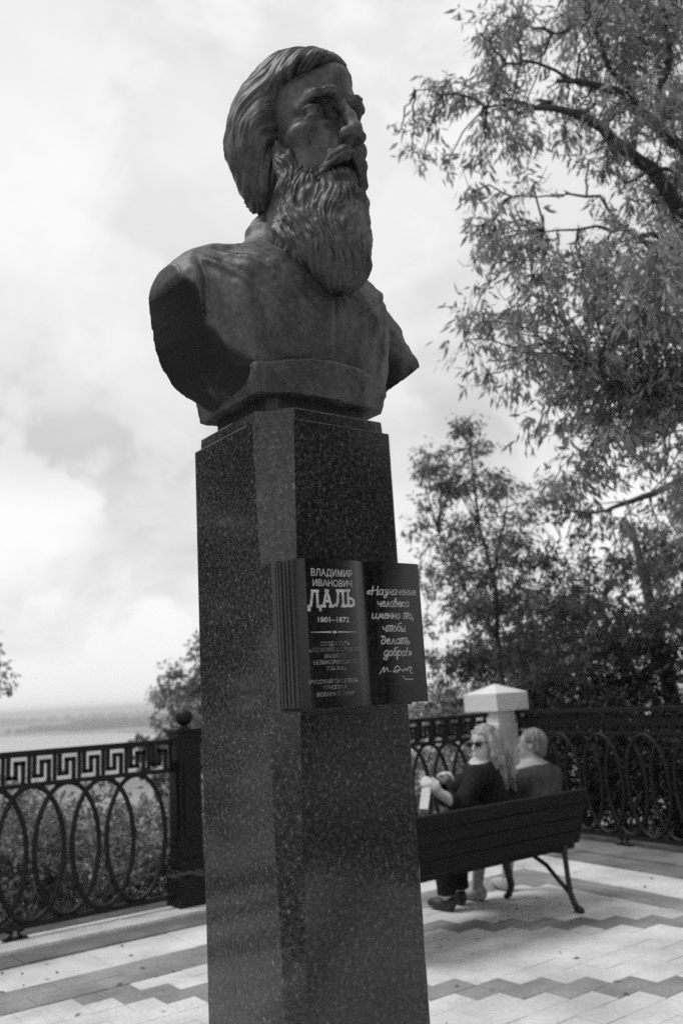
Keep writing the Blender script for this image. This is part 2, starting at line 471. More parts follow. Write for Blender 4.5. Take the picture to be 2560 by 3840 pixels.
# --- torso, in the units of the measured monument
def cut_half(x, y, z):                       # half width of the truncated torso: back edge, front edge
    zz = [.08, .12, .16, .2, .25, .32, .4, .47, .51, .9]
    back = np.interp(z, zz, [.268, .31, .36, .395, .427, .455, .472, .485, .495, .50])
    frl = np.interp(z, zz, [.262, .265, .285, .308, .335, .37, .41, .455, .485, .50])
    frr = np.interp(z, zz, [.25, .26, .28, .31, .40, .482, .472, .468, .485, .50])
    t = np.clip((.10 - y) / .28, -.3, 1.25)
    return back + (np.where(x < 0, frl, frr) - back) * t
TCX = 0.012
def torso_field(P):
    x, y, z = P[0] - TCX, P[1], P[2]; ax = np.abs(x); M = (ax, y, z)
    d = chain(M, [(0, .03, .58), (.26, .035, .53), (.335, .03, .505)], [.145, .145, .143], .1)
    d = smin(d, ell((x, y, z), (0, -.08, .42), (.37, .19, .30)), .08)
    d = smin(d, ell(M, (.16, -.12, .43), (.17, .13, .19)), .08)
    d = smin(d, chain((x, y, z), [(0, .06, .60), (0, .03, .80)], [.19, .125], .05), .13)
    d = smin(d, rbox((x, y, z), (0, -.03, .22), (.31, .19, .13), .1), .08)
    d = smin(d, rbox(M, (.38, .03, .34), (.16, .115, .22), .09), .08)
    d = smin(d, cap((x, y, z), (.36, .0, .48), (.455, -.10, .32), .10, .085), .06)
    # stand-up collar
    rr = np.sqrt((x - .012) ** 2 + (y - .005) ** 2)
    col = np.maximum(np.abs(rr - .122) - .013, np.maximum(z - .82 - .1 * np.clip(y, -.2, .2), .6 - z))
    d = smin(d, col, .03)
    # lapel edges and cloth folds, as ridges and grooves that follow lines over the chest
    def line(a, b):                          # signed distance to a line in the frontal plane, and a fade past its ends
        dx, dz = b[0] - a[0], b[1] - a[1]; L = math.hypot(dx, dz)
        s_ = ((x - a[0]) * dz - (z - a[1]) * dx) / L; t_ = ((x - a[0]) * dx + (z - a[1]) * dz) / L
        return s_, np.clip(t_ / .05 + .6, 0, 1) * np.clip((L - t_) / .06 + .6, 0, 1) * (y < .02)
    for a, b, am, w in (((-.33, .62), (-.07, .40), .013, .012), ((-.38, .565), (-.14, .33), .011, .012), ((.30, .56), (.09, .40), .009, .012),
                        ((-.425, .55), (-.40, .35), .012, .020), ((-.30, .46), (-.24, .24), .007, .022), ((.24, .50), (.20, .26), .007, .022),
                        ((.29, .56), (.27, .30), .009, .018), ((.0, .44), (.012, .22), .006, .010)):
        s_, f_ = line(a, b)
        d = d + f_ * (am * np.exp(-((s_ + w * .9) / w) ** 2) - am * np.exp(-((s_ - w * .9) / w) ** 2))
    q3 = x - .36 - (.5 - z) * .05
    d = d + .03 * np.exp(-(q3 / .035) ** 2) * (y < .05) * np.clip((.56 - z) * 7, 0, 1)
    # the truncated arms: one slightly hollowed cut on each side, leaning in towards the base
    c = cut_half(x, y, z)
    d = np.maximum(d, (ax - c + .010 * np.exp(-((y + .02) / .12) ** 2)) * .8)
    d = np.maximum(d, .165 + .04 * (1 - np.clip(np.abs(x) / .3, 0, 1) ** 2) * (y < 0) - .065 * np.clip((np.abs(x) - .235) * 20, 0, 1) - z)
    return d
def base_field(P):
    x, y, z = P[0] - TCX, P[1], P[2]
    fr = -.195 - .055 * (1 - np.clip(np.abs(x) / .26, 0, 1) ** 2)
    w = np.where(x < 0, .268, .252) + .22 * np.clip(z - .09, 0, 1)
    d = np.maximum(np.maximum(np.abs(x) - w, fr - .25 * np.clip(z - .09, 0, .3) - y), y - .20)
    top = .178 + .04 * (1 - np.clip(np.abs(x) / .3, 0, 1) ** 2) * (y < .0)
    return np.maximum(d, np.maximum(.095 - z, z - top))
def disp_torso(V, N):
    x, y, z = V.T; ax = np.abs(x)
    side = np.clip((np.abs(N[:, 0]) - .7) * 5, 0, 1) * (ax > .25)
    fold = vnoise(x * 9 + z * 2.5, y * 6, z * 2.2, 51)
    return (1 - side) * (.0075 * fbm(x * 7, y * 7, z * 6, 52) + .014 * fold * np.clip((ax - .20) * 5, 0, 1) + .007 * (0.5 - np.abs(vnoise(x * 7 + z * 5 * np.sign(x), y * 3, z * 2.0, 57))) * np.clip((.62 - z) * 6, 0, 1)
                         + .0022 * vnoise(x * 40, y * 40, z * 34, 53)) + .0007 * vnoise(x * 60, y * 60, z * 60, 54)
def torso_to(V): return V * K

def cut_mask(C, N):
    c = cut_half(C[:, 0] - TCX, C[:, 1], C[:, 2])
    return np.clip((np.abs(C[:, 0] - TCX) - c + .022) / .008, 0, 1) * np.clip((np.abs(N[:, 0]) - .3) * 8, 0, 1) * np.clip((.50 - C[:, 2]) * 60, 0, 1)
bronze = material('dark_patinated_bronze', 0.046, 0.14, rough=0.66, rlo=0.44, scale=16, detail=12, stretch=(1, 1, 0.7), bump=0.25, bscale=160, metal=0.55, spec=0.4, fine=(85, 0.22), ramp=(0.28, 0.74))
# sawn-off arms, smooth without patina; shade of the down-facing cuts is put into colour
def with_cut(m):
    t = m.node_tree; b = t.nodes['Principled BSDF']; a = t.nodes.new('ShaderNodeAttribute'); a.attribute_name = 'cut_face'
    src = b.inputs['Base Color'].links[0].from_socket
    mx = t.nodes.new('ShaderNodeMix'); mx.data_type = 'RGBA'
    t.links.new(a.outputs['Fac'], mx.inputs[0]); t.links.new(src, mx.inputs[6]); mx.inputs[7].default_value = (.016, .016, .016, 1)
    t.links.new(mx.outputs[2], b.inputs['Base Color']); return m
bronze_torso = with_cut(bronze.copy())
bust = empty('bronze_bust', TOP, TH)
tag(bust, 'dark bronze bust of a long-bearded man with swept-back hair, on top of the granite pedestal', 'bust')
sdf_part('face', face_field, (-84, -130, -150), (84, 96, 112), 1.35, disp_face, bronze, bust)
sdf_part('hair', hair_field, (-130, -122, -112), (122, 126, 150), 1.4, disp_hair, bronze, bust, rel=3)
sdf_part('beard', beard_field, (-104, -150, -268), (104, 44, 4), 1.5, disp_beard, bronze, bust)
sdf_part('moustache', moustache_field, (-66, -132, -136), (66, -60, -44), 1.3, disp_mous, bronze, bust)
for sx in (-1, 1):
    sdf_part('eyebrow', lambda P, s=sx: np.maximum(eyebrow_field(P), -s * P[0]), (-64, -112, -4) if sx < 0 else (-2, -112, -4), (2, -48, 42) if sx < 0 else (64, -48, 42), 1.2, disp_brow, bronze, bust)
sdf_part('torso', torso_field, (-.62, -.42, .08), (.64, .32, .92), .007, disp_torso, bronze_torso, bust, to=torso_to, mask=cut_mask)
sdf_part('base', base_field, (-.42, -.42, .06), (.44, .2, .26), .0075, disp_torso, bronze, bust, to=torso_to, rel=0)
# ================================================================== granite pedestal with an open stone book
def granite(name, base, fleck, rough):
    m = bpy.data.materials.new(name); m.use_nodes = True
    t = m.node_tree; N = t.nodes; L = t.links; b = N['Principled BSDF']
    tcn = N.new('ShaderNodeTexCoord')
    def noise(sc, det, r):
        n = N.new('ShaderNodeTexNoise'); n.inputs['Scale'].default_value = sc; n.inputs['Detail'].default_value = det
        n.inputs['Roughness'].default_value = r; L.new(tcn.outputs['Object'], n.inputs['Vector']); return n.outputs[0]
    def ramp(v, pts):
        n = N.new('ShaderNodeValToRGB'); e = n.color_ramp.elements
        while len(e) < len(pts): e.new(.5)
        for i, (p, c) in enumerate(pts): e[i].position = p; e[i].color = (c, c, c, 1)
        L.new(v, n.inputs[0]); return n.outputs[0]
    cells = ramp(noise(88, 3, .7), [(0.40, base * 0.45), (0.52, base * 1.1), (0.62, base * 2.0), (0.72, fleck)])
    fl = ramp(noise(260, 2, .6), [(0.58, 0.0), (0.74, 0.8)])
    mx = N.new('ShaderNodeMix'); mx.data_type = 'RGBA'
    L.new(fl, mx.inputs[0]); L.new(cells, mx.inputs[6]); mx.inputs[7].default_value = (fleck, fleck, fleck, 1)
    big = ramp(noise(3.2, 4, .6), [(0.3, 0.75), (0.7, 1.25)])
    m2 = N.new('ShaderNodeMix'); m2.data_type = 'RGBA'; m2.blend_type = 'MULTIPLY'; m2.inputs[0].default_value = 1
    L.new(mx.outputs[2], m2.inputs[6]); L.new(big, m2.inputs[7])
    L.new(m2.outputs[2], b.inputs['Base Color'])
    rr = N.new('ShaderNodeMapRange'); rr.inputs[3].default_value = rough * .7; rr.inputs[4].default_value = rough * 1.5
    L.new(noise(18, 5, .6), rr.inputs[0]); L.new(rr.outputs[0], b.inputs['Roughness'])
    b.inputs['Specular IOR Level'].default_value = 0.5
    return m
M_gran = granite('polished_speckled_granite', 0.024, 0.17, 0.085)
M_book = granite('black_polished_granite', 0.006, 0.02, 0.18)
M_edge = material('rough_cut_stone_edge', 0.012, 0.07, rough=0.6, scale=60, stretch=(1.0, 1.0, 0.03), bump=0.6, bscale=90)
M_letter = material('worn_pale_engraving_paint', 0.34, 0.60, rough=0.7, scale=40)
M_faint = material('faded_engraving_paint', 0.12, 0.34, rough=0.7, scale=45, ramp=(0.42, 0.62))

ped = empty('granite_pedestal', (TOP.x, TOP.y, 0), TH)
tag(ped, 'tall dark speckled granite pedestal carrying the bust, with an open stone book on its front', 'pedestal')
hs = 0.25585 * K
ZT = TOP.z
CH_T = 0.0975 * K; CH_S = 0.0415
def octo(z, grow=0.0, bev=0.010):
    h = hs + grow; c = max(0.006, CH_T - CH_S * (ZT - z)); b = bev
    return [(-h, -h + c), (-h + c, -h), (h - b, -h), (h, -h + b), (h, h - b), (h - b, h), (-h + b, h), (-h, h - b)]
mb = MB(); mb.prism(octo(0), 0.0, ZT, octo(ZT))
mb.build('shaft', M_gran, ped, bevel=0.0025, seg=2)
mb = MB(); mb.prism(octo(ZT, -.011), ZT - .02, ZT + .034, octo(ZT, -.013))
mb.build('cap_slab', M_gran, ped, bevel=0.003, seg=2)
mb = MB(); mb.prism([(-.155, -.125), (-.135, -.15), (.135, -.15), (.155, -.125), (.155, .12), (-.155, .12)], ZT + .03, ZT + .085)
mb.build('support_block', material('black_stone', 0.01, 0.03, rough=0.5), ped, bevel=0.002)
# --- the open book: page block with sawn page edges, front slightly arched on both sides of the gutter
BD = 0.0825                                 # how far the pages stand proud of the shaft
BX0, BX1, BZ0, BZ1 = -0.181, 0.184, ZT - 0.694, ZT - 0.361
BCX = 0.006
def book_y(x):                              # front surface, local y
    t = abs(x - BCX) / (BX1 - BCX)
    return -hs - BD + 0.009 * math.exp(-(t / 0.13) ** 2) - 0.004 * math.sin(min(t, 1) * math.pi) + 0.008 * max(0, t - 0.93) / 0.07
book = MB()
xs = [BX0 + (BX1 - BX0) * i / 60 for i in range(61)]
poly = [(x, book_y(x)) for x in xs] + [(BX1 + .002, -hs + .012), (BX0 - .004, -hs + .012)]
book.prism(poly, BZ0, BZ1)
bookobj = book.build('stone_book', M_book, ped)
# sawn page edges: a sheaf of upright fillets down the left side, the outermost two bright and worn
eb = [MB() for _ in range(14)]
for i in range(14):
    y0 = -hs - BD + .012 + i * (BD - .012) / 14; y1 = y0 + (BD - .012) / 14 * .8
    px = BX0 - .003 - .0035 * (i % 3) - (.003 if i in (0, 13) else 0)
    eb[i].box(((px + BX0) / 2 - .001, (y0 + y1) / 2, (BZ0 + BZ1) / 2), (abs(BX0 - px) / 2 + .003, (y1 - y0) / 2, (BZ1 - BZ0) / 2 - .003))
    eb[i].build('page_edge', M_edge, bookobj)
# back cover: a thin board standing a little beyond the pages, and the squared corner it is carved from
cv = MB(); cv.box((0, -hs + .004, (BZ0 + BZ1) / 2 - .001), (.1935, .009, (BZ1 - BZ0) / 2 + .005))
cv.build('book_cover', M_edge, bookobj, bevel=.0015)
cb = MB(); cb.prism([(-hs - .001, -hs + .012), (-hs - .001, -hs + .085), (-hs + .09, -hs + .012)], BZ0 - .004, BZ1 + .003)
cb.build('corner_block', M_gran, ped, bevel=.0012)

# --- lettering: strokes cut as thin ribbons standing half a millimetre proud of the page
def catmull(P, n=6):
    if len(P) < 3: return P
    Q = [P[0]] + list(P) + [P[-1]]; out = []
    for i in range(1, len(Q) - 2):
        a, b, c, d = Q[i - 1], Q[i], Q[i + 1], Q[i + 2]
        for k in range(n):
            t = k / n
            out.append(tuple(0.5 * ((2 * b[j]) + (-a[j] + c[j]) * t + (2 * a[j] - 5 * b[j] + 4 * c[j] - d[j]) * t * t + (-a[j] + 3 * b[j] - 3 * c[j] + d[j]) * t ** 3) for j in (0, 1)))
    out.append(P[-1]); return out
def ribbon(mb, P, w):
    for a, b in zip(P[:-1], P[1:]):
        dx, dz = b[0] - a[0], b[1] - a[1]; l = math.hypot(dx, dz)
        if l < 1e-6: continue
        ex, ez = dx / l * w * .35, dz / l * w * .35; nx, nz = -dz / l * w / 2, dx / l * w / 2
        q = [(a[0] - ex + nx, a[1] - ez + nz), (a[0] - ex - nx, a[1] - ez - nz), (b[0] + ex - nx, b[1] + ez - nz), (b[0] + ex + nx, b[1] + ez + nz)]
        V = [(x, book_y(x) - .0007, z) for x, z in q] + [(x, book_y(x) + .001, z) for x, z in q]
        mb.add(V, [(0, 1, 2, 3), (0, 4, 5, 1), (1, 5, 6, 2), (2, 6, 7, 3), (3, 7, 4, 0)])
SCRIPT = {
 'Н': (1.0, [[(0, 1.7), (-.02, 0)], [(.85, 1.7), (.8, .1), (.95, 0)], [(0, .8), (.83, .95)]]),
 'а': (.85, [[(.7, .85), (.4, 1), (.05, .6), (.1, .12), (.35, 0), (.65, .4), (.74, 1)], [(.74, 1), (.68, .2), (.85, .02)]]),
 'з': (.75, [[(.08, .82), (.38, 1), (.58, .78), (.25, .48)], [(.25, .48), (.62, .2), (.45, -.55), (.1, -.6), (.12, -.25), (.72, .2)]]),
 'н': (.78, [[(.02, 1), (0, 0)], [(0, .45), (.58, .55)], [(.6, 1), (.55, .15), (.75, 0)]]),
 'ч': (.74, [[(.02, 1), (.06, .55), (.3, .42), (.58, .6)], [(.62, 1), (.56, .12), (.72, 0)]]),
 'е': (.68, [[(.06, .5), (.55, .65), (.42, 1), (.12, .8), (.04, .3), (.28, 0), (.66, .2)]]),
 'и': (.8, [[(.02, 1), (0, .2), (.2, 0), (.5, .35), (.6, 1)], [(.6, 1), (.56, .2), (.76, 0)]]),
 'л': (.76, [[(0, .02), (.15, .1), (.42, 1), (.56, .1), (.74, 0)]]),
 'о': (.68, [[(.32, 1), (.03, .6), (.1, .1), (.34, 0), (.6, .4), (.52, .88), (.32, 1)]]),
 'в': (.68, [[(.02, 0), (.12, 1.45), (.42, 1.6), (.4, 1.1), (.15, .85)], [(.15, .85), (.58, .65), (.5, .1), (.02, 0)]]),
 'к': (.72, [[(.02, 1), (0, 0)], [(.6, 1), (.06, .5), (.68, 0)]]),
 'м': (1.0, [[(0, 0), (.14, .1), (.3, 1), (.48, .2), (.74, 1), (.82, .1), (.98, 0)]]),
 'т': (1.0, [[(.05, 0), (.1, .9)], [(.42, 0), (.47, .9)], [(.78, 0), (.84, .9)], [(-.08, 1.1), (1.0, 1.14)]]),
 'б': (.7, [[(.32, 1), (.03, .6), (.1, .1), (.34, 0), (.6, .4), (.5, .88), (.2, .95)], [(.2, .95), (.2, 1.45), (.75, 1.62)]]),
 'ы': (1.0, [[(.04, 1), (0, .05), (.32, .02), (.42, .35), (.04, .5)], [(.7, 1), (.66, .12), (.84, 0)]]),
 'д': (.72, [[(.3, .95), (.03, .5), (.15, 0), (.48, .1), (.62, .75), (.45, 1.4), (.02, 1.35), (.1, 1.6)]]),
 'g': (.85, [[(.7, .85), (.4, 1), (.05, .6), (.1, .12), (.35, 0), (.65, .4), (.74, 1)], [(.74, 1), (.62, -.5), (.25, -.75), (.05, -.45), (.85, .1)]]),
 'ь': (.6, [[(.04, 1), (0, .05), (.34, .02), (.46, .35), (.06, .5)]]),
 'р': (.74, [[(.06, 1), (-.06, -.7)], [(.03, .6), (.3, 1), (.62, .7), (.5, .08), (.03, .12)]]),
 ',': (.25, [[(.12, .12), (.02, -.3)]]),
 '!': (.35, [[(.2, 1.7), (.1, .5)], [(.06, .12), (.05, 0)]]),
 '«': (.75, [[(.34, .9), (.06, .5), (.3, .1)], [(.66, .9), (.38, .5), (.62, .1)]]),
 '»': (.7, [[(.06, .9), (.32, .5), (.02, .1)], [(.36, .9), (.62, .5), (.32, .1)]]),
 ' ': (.5, []),
}
def script_line(mb, txt, x0, x1, z, zr, xh, w, shear=.28):
    tot = sum(SCRIPT[c][0] + .1 for c in txt) - .1
    sx = (x1 - x0) / tot; x = 0.0
    for c in txt:
        for st in SCRIPT[c][1]:
            P = catmull(st) if len(st) > 2 else st
            ribbon(mb, [(x0 + (x + p[0] + shear * p[1] * xh / sx * .6) * sx, z + (zr - z) * (x / tot) + p[1] * xh) for p in P], w)
        x += SCRIPT[c][0] + .1
sm = MB()
for txt, x0, x1, z, zr, xh in (('«Назначение', .0134, .160, -.4400, -.4384, .0120), ('человека', .037, .134, -.4678, -.4679, .0118), ('именно то,', .023, .146, -.4960, -.4968, .0118),
                               ('чтобы', .047, .119, -.5266, -.5269, .0118), ('делать', .041, .129, -.5558, -.5569, .0118), ('gобро!»', .046, .131, -.5835, -.5852, .0118)):
    script_line(sm, txt, x0, x1, ZT + z, ZT + zr, xh, .0024)
for st in ([(.032, -.625), (.044, -.610), (.043, -.622), (.052, -.612), (.055, -.621)], [(.061, -.620), (.063, -.620)],
           [(.070, -.622), (.081, -.609), (.090, -.613), (.084, -.622), (.072, -.621), (.095, -.617), (.100, -.621), (.107, -.615), (.112, -.620)],
           [(.112, -.620), (.120, -.612), (.128, -.614), (.122, -.622), (.131, -.627)], [(.098, -.632), (.108, -.640), (.130, -.640)]):
    ribbon(sm, [(x, ZT + z) for x, z in catmull(st)], .0019)
sm.build('handwritten_quotation', M_letter, bookobj)
# block letters of the surname, drawn with slab feet
SLAB = {'Д': (.92, [[(.16, .06), (.34, .95)], [(.28, .95), (.76, .95)], [(.68, .95), (.68, .06)], [(.0, .03), (.9, .03)], [(.05, .03), (.03, -.2)], [(.85, .03), (.87, -.2)]]),
        'А': (.9, [[(.1, .0), (.42, .98)], [(.42, .98), (.74, .0)], [(.22, .33), (.62, .33)], [(-.02, .03), (.24, .03)], [(.6, .03), (.88, .03)], [(.3, .97), (.52, .97)]]),
        'Л': (.92, [[(.0, .08), (.14, .05), (.26, .3), (.34, .95)], [(.24, .96), (.86, .96)], [(.72, .96), (.72, .0)], [(.58, .03), (.88, .03)]]),
        'Ь': (.72, [[(.14, .98), (.14, .02)], [(.0, .97), (.28, .97)], [(.0, .03), (.4, .03), (.62, .12), (.62, .36), (.4, .48), (.14, .48)]])}
x = 0; tot = sum(SLAB[c][0] + .1 for c in 'ДАЛЬ') - .1; x0, x1 = -.1600, -.0300
for c in 'ДАЛЬ':
    mb = MB()
    for st in SLAB[c][1]:
        ribbon(mb, [(x0 + (x + p[0]) / tot * (x1 - x0), ZT - .4712 + .0028 * x / tot + p[1] * .0375) for p in st], .0062)
    mb.build('letter', M_letter, bookobj)
    x += SLAB[c][0] + .1
for xa, xb in ((-.1575, -.105), (-.084, -.0306)):
    mb = MB()
    for i in range(8):
        w = (i if xa < -.1 else 7 - i) / 7
        ribbon(mb, [(xa + (xb - xa) * i / 8, ZT - .5278), (xa + (xb - xa) * (i + 1) / 8, ZT - .5278)], .0010 + .0022 * w)
    mb.build('ornament_rule', M_letter, bookobj)
mb = MB(); ribbon(mb, [(-.0975, ZT - .5278), (-.0915, ZT - .5278)], .0055); mb.build('ornament_dot', M_letter, bookobj)
def font_line(name, txt, x0, x1, z0, h, mat, bold):
    cu = bpy.data.curves.new(name, 'FONT'); cu.body = txt; cu.size = 1.0; cu.offset = bold; cu.extrude = 0.0; cu.resolution_u = 3
    tmp = bpy.data.objects.new(name, cu); COL.objects.link(tmp)
    dg = bpy.context.evaluated_depsgraph_get(); me = bpy.data.meshes.new_from_object(tmp.evaluated_get(dg))
    bpy.data.objects.remove(tmp)
    xs_ = [v.co.x for v in me.vertices]; ys_ = [v.co.y for v in me.vertices]
    ax, bx, by = min(xs_), max(xs_), max(ys_)
    for v in me.vertices:
        X = x0 + (v.co.x - ax) / (bx - ax) * (x1 - x0); Z = ZT + z0 + v.co.y / .73 * h
        v.co = (X, book_y(X) - .0008, Z)
    me.materials.clear()
    return link(name, me, mat, bookobj)
for nm, txt, x0, x1, z, h, m, bo in (
    ('engraved_line', 'ВЛАДИМИР', -.1500, -.0342, -.4010, .0165, M_letter, .012), ('engraved_line', 'ИВАНОВИЧ', -.1470, -.0366, -.4240, .0150, M_letter, .012),
    ('engraved_line', '1801–1872', -.1380, -.0513, -.5055, .0122, M_letter, .012),
    ('faded_line', 'СОЗДАТЕЛЬ', -.1350, -.0535, -.5582, .0093, M_faint, .006), ('faded_line', '«ТОЛКОВОГО СЛОВАРЯ', -.1632, -.0252, -.5715, .0091, M_faint, .006),
    ('faded_line', 'ЖИВОГО', -.1270, -.0657, -.5857, .0093, M_faint, .006), ('faded_line', 'ВЕЛИКОРУССКОГО', -.1552, -.0325, -.5992, .0091, M_faint, .006),
    ('faded_line', 'ЯЗЫКА»', -.1222, -.0677, -.6131, .0092, M_faint, .006), ('faded_line', 'РУССКИЙ ПИСАТЕЛЬ,', -.1658, -.0324, -.6411, .0091, M_faint, .006),
    ('faded_line', 'ЭТНОГРАФ,', -.1346, -.0656, -.6546, .0091, M_faint, .006), ('faded_line', 'ВОЕННЫЙ ВРАЧ', -.1500, -.0481, -.6685, .0088, M_faint, .006)):
    font_line(nm, txt, x0, x1, z, h, m, bo)
# ================================================================== terrace: paving field, borders, kerb and coping
M_white = material('pale_concrete_paver', 0.40, 0.66, rough=0.85, scale=1.5, detail=14, bump=0.4, bscale=60, fine=(45, 0.10))
M_grey = material('grey_concrete_paver', 0.15, 0.28, rough=0.85, scale=2.2, detail=9, bump=0.4, bscale=60, fine=(45, 0.16))
M_kerb = material('grey_granite_kerb', 0.11, 0.20, rough=0.8, scale=3.0, detail=9, bump=0.4, bscale=60, fine=(60, 0.22))
M_cope = material('white_stone_coping', 0.54, 0.70, rough=0.8, scale=3.2, detail=9, bump=0.3, bscale=50, fine=(30, 0.12))
M_foot = material('damp_concrete_footing', 0.05, 0.12, rough=0.9, scale=4, detail=9, bump=0.5, bscale=40, fine=(30, .3))
M_bed = material('sandy_joint_mortar', 0.09, 0.15, rough=0.95, scale=12)
NA = rad(32.0)
NX, NY = math.cos(NA), math.sin(NA)          # normal of the right-hand railing
def vn_of(x, y): return (-x * UY + y * UX, x * NX + y * NY)
# polygon clip in plan by half planes a*x+b*y<=c
def clip(poly, a, b, c):
    out = []
    for i, p in enumerate(poly):
        q = poly[(i + 1) % len(poly)]
        dp = a * p[0] + b * p[1] - c; dq = a * q[0] + b * q[1] - c
        if dp <= 0: out.append(p)
        if (dp < 0) != (dq < 0) and abs(dp - dq) > 1e-12:
            t = dp / (dp - dq); out.append((p[0] + (q[0] - p[0]) * t, p[1] + (q[1] - p[1]) * t))
    return out
def meet(v, n):                              # point where the two offset lines cross
    det = -UY * NY - UX * NX
    return ((v * NY - UX * n) / det, (-UY * n - NX * v) / det)
def area(p): return 0.5 * abs(sum(p[i][0] * p[(i + 1) % len(p)][1] - p[(i + 1) % len(p)][0] * p[i][1] for i in range(len(p))))
def solid(poly, z0, z1, ch=0.0025):           # slab with a small arris
    n = len(poly); cx = sum(p[0] for p in poly) / n; cy = sum(p[1] for p in poly) / n
    def ins(p, d):
        l = math.hypot(p[0] - cx, p[1] - cy) or 1; f = max(0, 1 - d * 1.3 / l); return (cx + (p[0] - cx) * f, cy + (p[1] - cy) * f)
    A = poly; Bp = [ins(p, ch) for p in poly]
    V = [(x, y, z0) for x, y in A] + [(x, y, z1 - ch) for x, y in A] + [(x, y, z1) for x, y in Bp]
    F = [(i, (i + 1) % n, n + (i + 1) % n, n + i) for i in range(n)] + [(n + i, n + (i + 1) % n, 2 * n + (i + 1) % n, 2 * n + i) for i in range(n)] + [tuple(range(2 * n, 3 * n))]
    return V, F

VF, NF = 5.385, 5.36                         # the paved field ends here
rings = {'grey': (VF, 5.79, NF, 5.66), 'white': (5.79, 6.28, 5.66, 6.19), 'kerb': (6.28, 6.58, 6.19, 6.50), 'cope': (6.58, 6.92, 6.50, 6.98), 'foot': (6.92, 7.30, 6.98, 7.30)}
terrace = link('terrace', None)
bed = MB()
c0 = meet(7.30, 7.30); far_l = uv(-9, 7.30); far_b = uv(-9, -6); br = Vector((6.6, -4.5, 0)); fr = Vector((NX * 7.30 + NY * 11, NY * 7.30 - NX * 11, 0))
outline = [(far_l.x, far_l.y), (far_b.x, far_b.y), (fr.x - 6, fr.y - 3), (fr.x, fr.y), c0]
bpoly = outline
bed.prism(bpoly, -0.6, -0.022)
bpm = bed.build('terrace_slab', M_bed); tag(bpm, kind='structure')
paving = empty('paving'); tag(paving, kind='structure')
bpm.parent = None
bpy.data.objects.remove(terrace)
T = 0.170
frustum_r, frustum_u, frustum_f = _r, _u, _f
def to_px(p):
    d = Vector(p) - EYEV; z = d.dot(_f)
    if z <= 0.2: return None
    return (1280 + FPX * d.dot(_r) / z, 1920 - FPX * d.dot(_u) / z, z)
tiles_in, tiles_out = [], []
for i in range(-60, 40):
    for j in range(-50, 14):
        u0, v0 = 3.69 + i * T, 3.685 + j * T
        g = 0.0012
        q = [uv(u0 + g, v0 + g), uv(u0 + T - g, v0 + g), uv(u0 + T - g, v0 + T - g), uv(u0 + g, v0 + T - g)]
        poly = [(p.x, p.y) for p in q]
        poly = clip(poly, -UY, UX, VF - .002); 
        if len(poly) < 3: continue
        poly = clip(poly, NX, NY, NF - .002)
        if len(poly) < 3 or area(poly) < 2e-4: continue
        cxx = sum(p[0] for p in poly) / len(poly); cyy = sum(p[1] for p in poly) / len(poly)
        if cyy < -2.5 or abs(cxx) > 6.5: continue
        lev = i + j
        dark = (lev + 1) % 11 in (0, 1)
        px = to_px((cxx, cyy, 0))
        vis = px is not None and -60 < px[0] < 2620 and px[1] < 3920 and not (790 < px[0] < 1560 and px[1] > 2600)
        (tiles_in if vis else tiles_out).append((px[2] if px else 99, poly, dark))
tiles_in.sort(key=lambda t: t[0])
def put_solid(o, z0, z1, poly): pass
rest = {True: MB(), False: MB()}
for k, (dist, poly, dark) in enumerate(tiles_in):
    zt = random.uniform(-.0022, .0022)
    V, F = solid(poly, -0.03, zt)
    if k < 300:
        MB().add(V, F).build('tile', M_grey if dark else M_white, paving)
    else: rest[dark].add(V, F)
for dist, poly, dark in tiles_out:
    V, F = solid(poly, -0.03, random.uniform(-.002, .002)); rest[dark].add(V, F)
for dk, nm in ((True, 'grey_tile_field'), (False, 'pale_tile_field')):
    o = rest[dk].build(nm, M_grey if dk else M_white, paving); tag(o, kind='stuff')
def ring(name, key, mat, step, z0, z1, parent, gap=0.002, splits=1, mat_r=None):
    v0, v1, n0, n1 = rings[key]
    a, b = meet(v0, n0), meet(v1, n1)
    # mitre line through the two corners
    mx, my = b[0] - a[0], b[1] - a[1]; na, nb = my, -mx; nc = na * a[0] + nb * a[1]
    ref = uv(0, (v0 + v1) / 2)
    sg = 1 if na * ref.x + nb * ref.y < nc else -1
    for s_ in range(splits):
        w0 = v0 + (v1 - v0) * s_ / splits; w1 = v0 + (v1 - v0) * (s_ + 1) / splits
        k0 = n0 + (n1 - n0) * s_ / splits; k1 = n0 + (n1 - n0) * (s_ + 1) / splits
        u = -3.0 + (step * .5 if s_ % 2 else 0)
        while u < 9.5:
            p = [uv(u + gap, w0 + gap), uv(u + step - gap, w0 + gap), uv(u + step - gap, w1 - gap), uv(u + gap, w1 - gap)]
            poly = clip([(q.x, q.y) for q in p], na * sg, nb * sg, nc * sg - .0004)
            if len(poly) > 2 and area(poly) > 3e-4:
                V, F = solid(poly, z0, z1 + random.uniform(-.002, .002)); MB().add(V, F).build(name, mat, parent)
            u += step
        w = -1.0 + (step * .5 if s_ % 2 else 0)
        while w < 9.5:                       # along the right-hand railing, measured from the corner
            def P(t, n): return (NX * n + NY * t, NY * n - NX * t)
            t0 = -10.5 + w
            poly = [P(t0 + gap, k0 + gap), P(t0 + step - gap, k0 + gap), P(t0 + step - gap, k1 - gap), P(t0 + gap, k1 - gap)]
            poly = clip(poly, -na * sg, -nb * sg, -nc * sg - .0004)
            if len(poly) > 2 and area(poly) > 3e-4:
                V, F = solid(poly[::-1], z0, z1 + random.uniform(-.002, .002)); MB().add(V, F).build(name, mat_r or mat, parent)
            w += step
ring('border_slab', 'grey', M_grey, 0.40, -.03, 0.002, paving, splits=2)
ring('border_slab', 'white', M_white, 0.60, -.03, 0.003, paving)
kerb = empty('kerb'); tag(kerb, kind='structure')
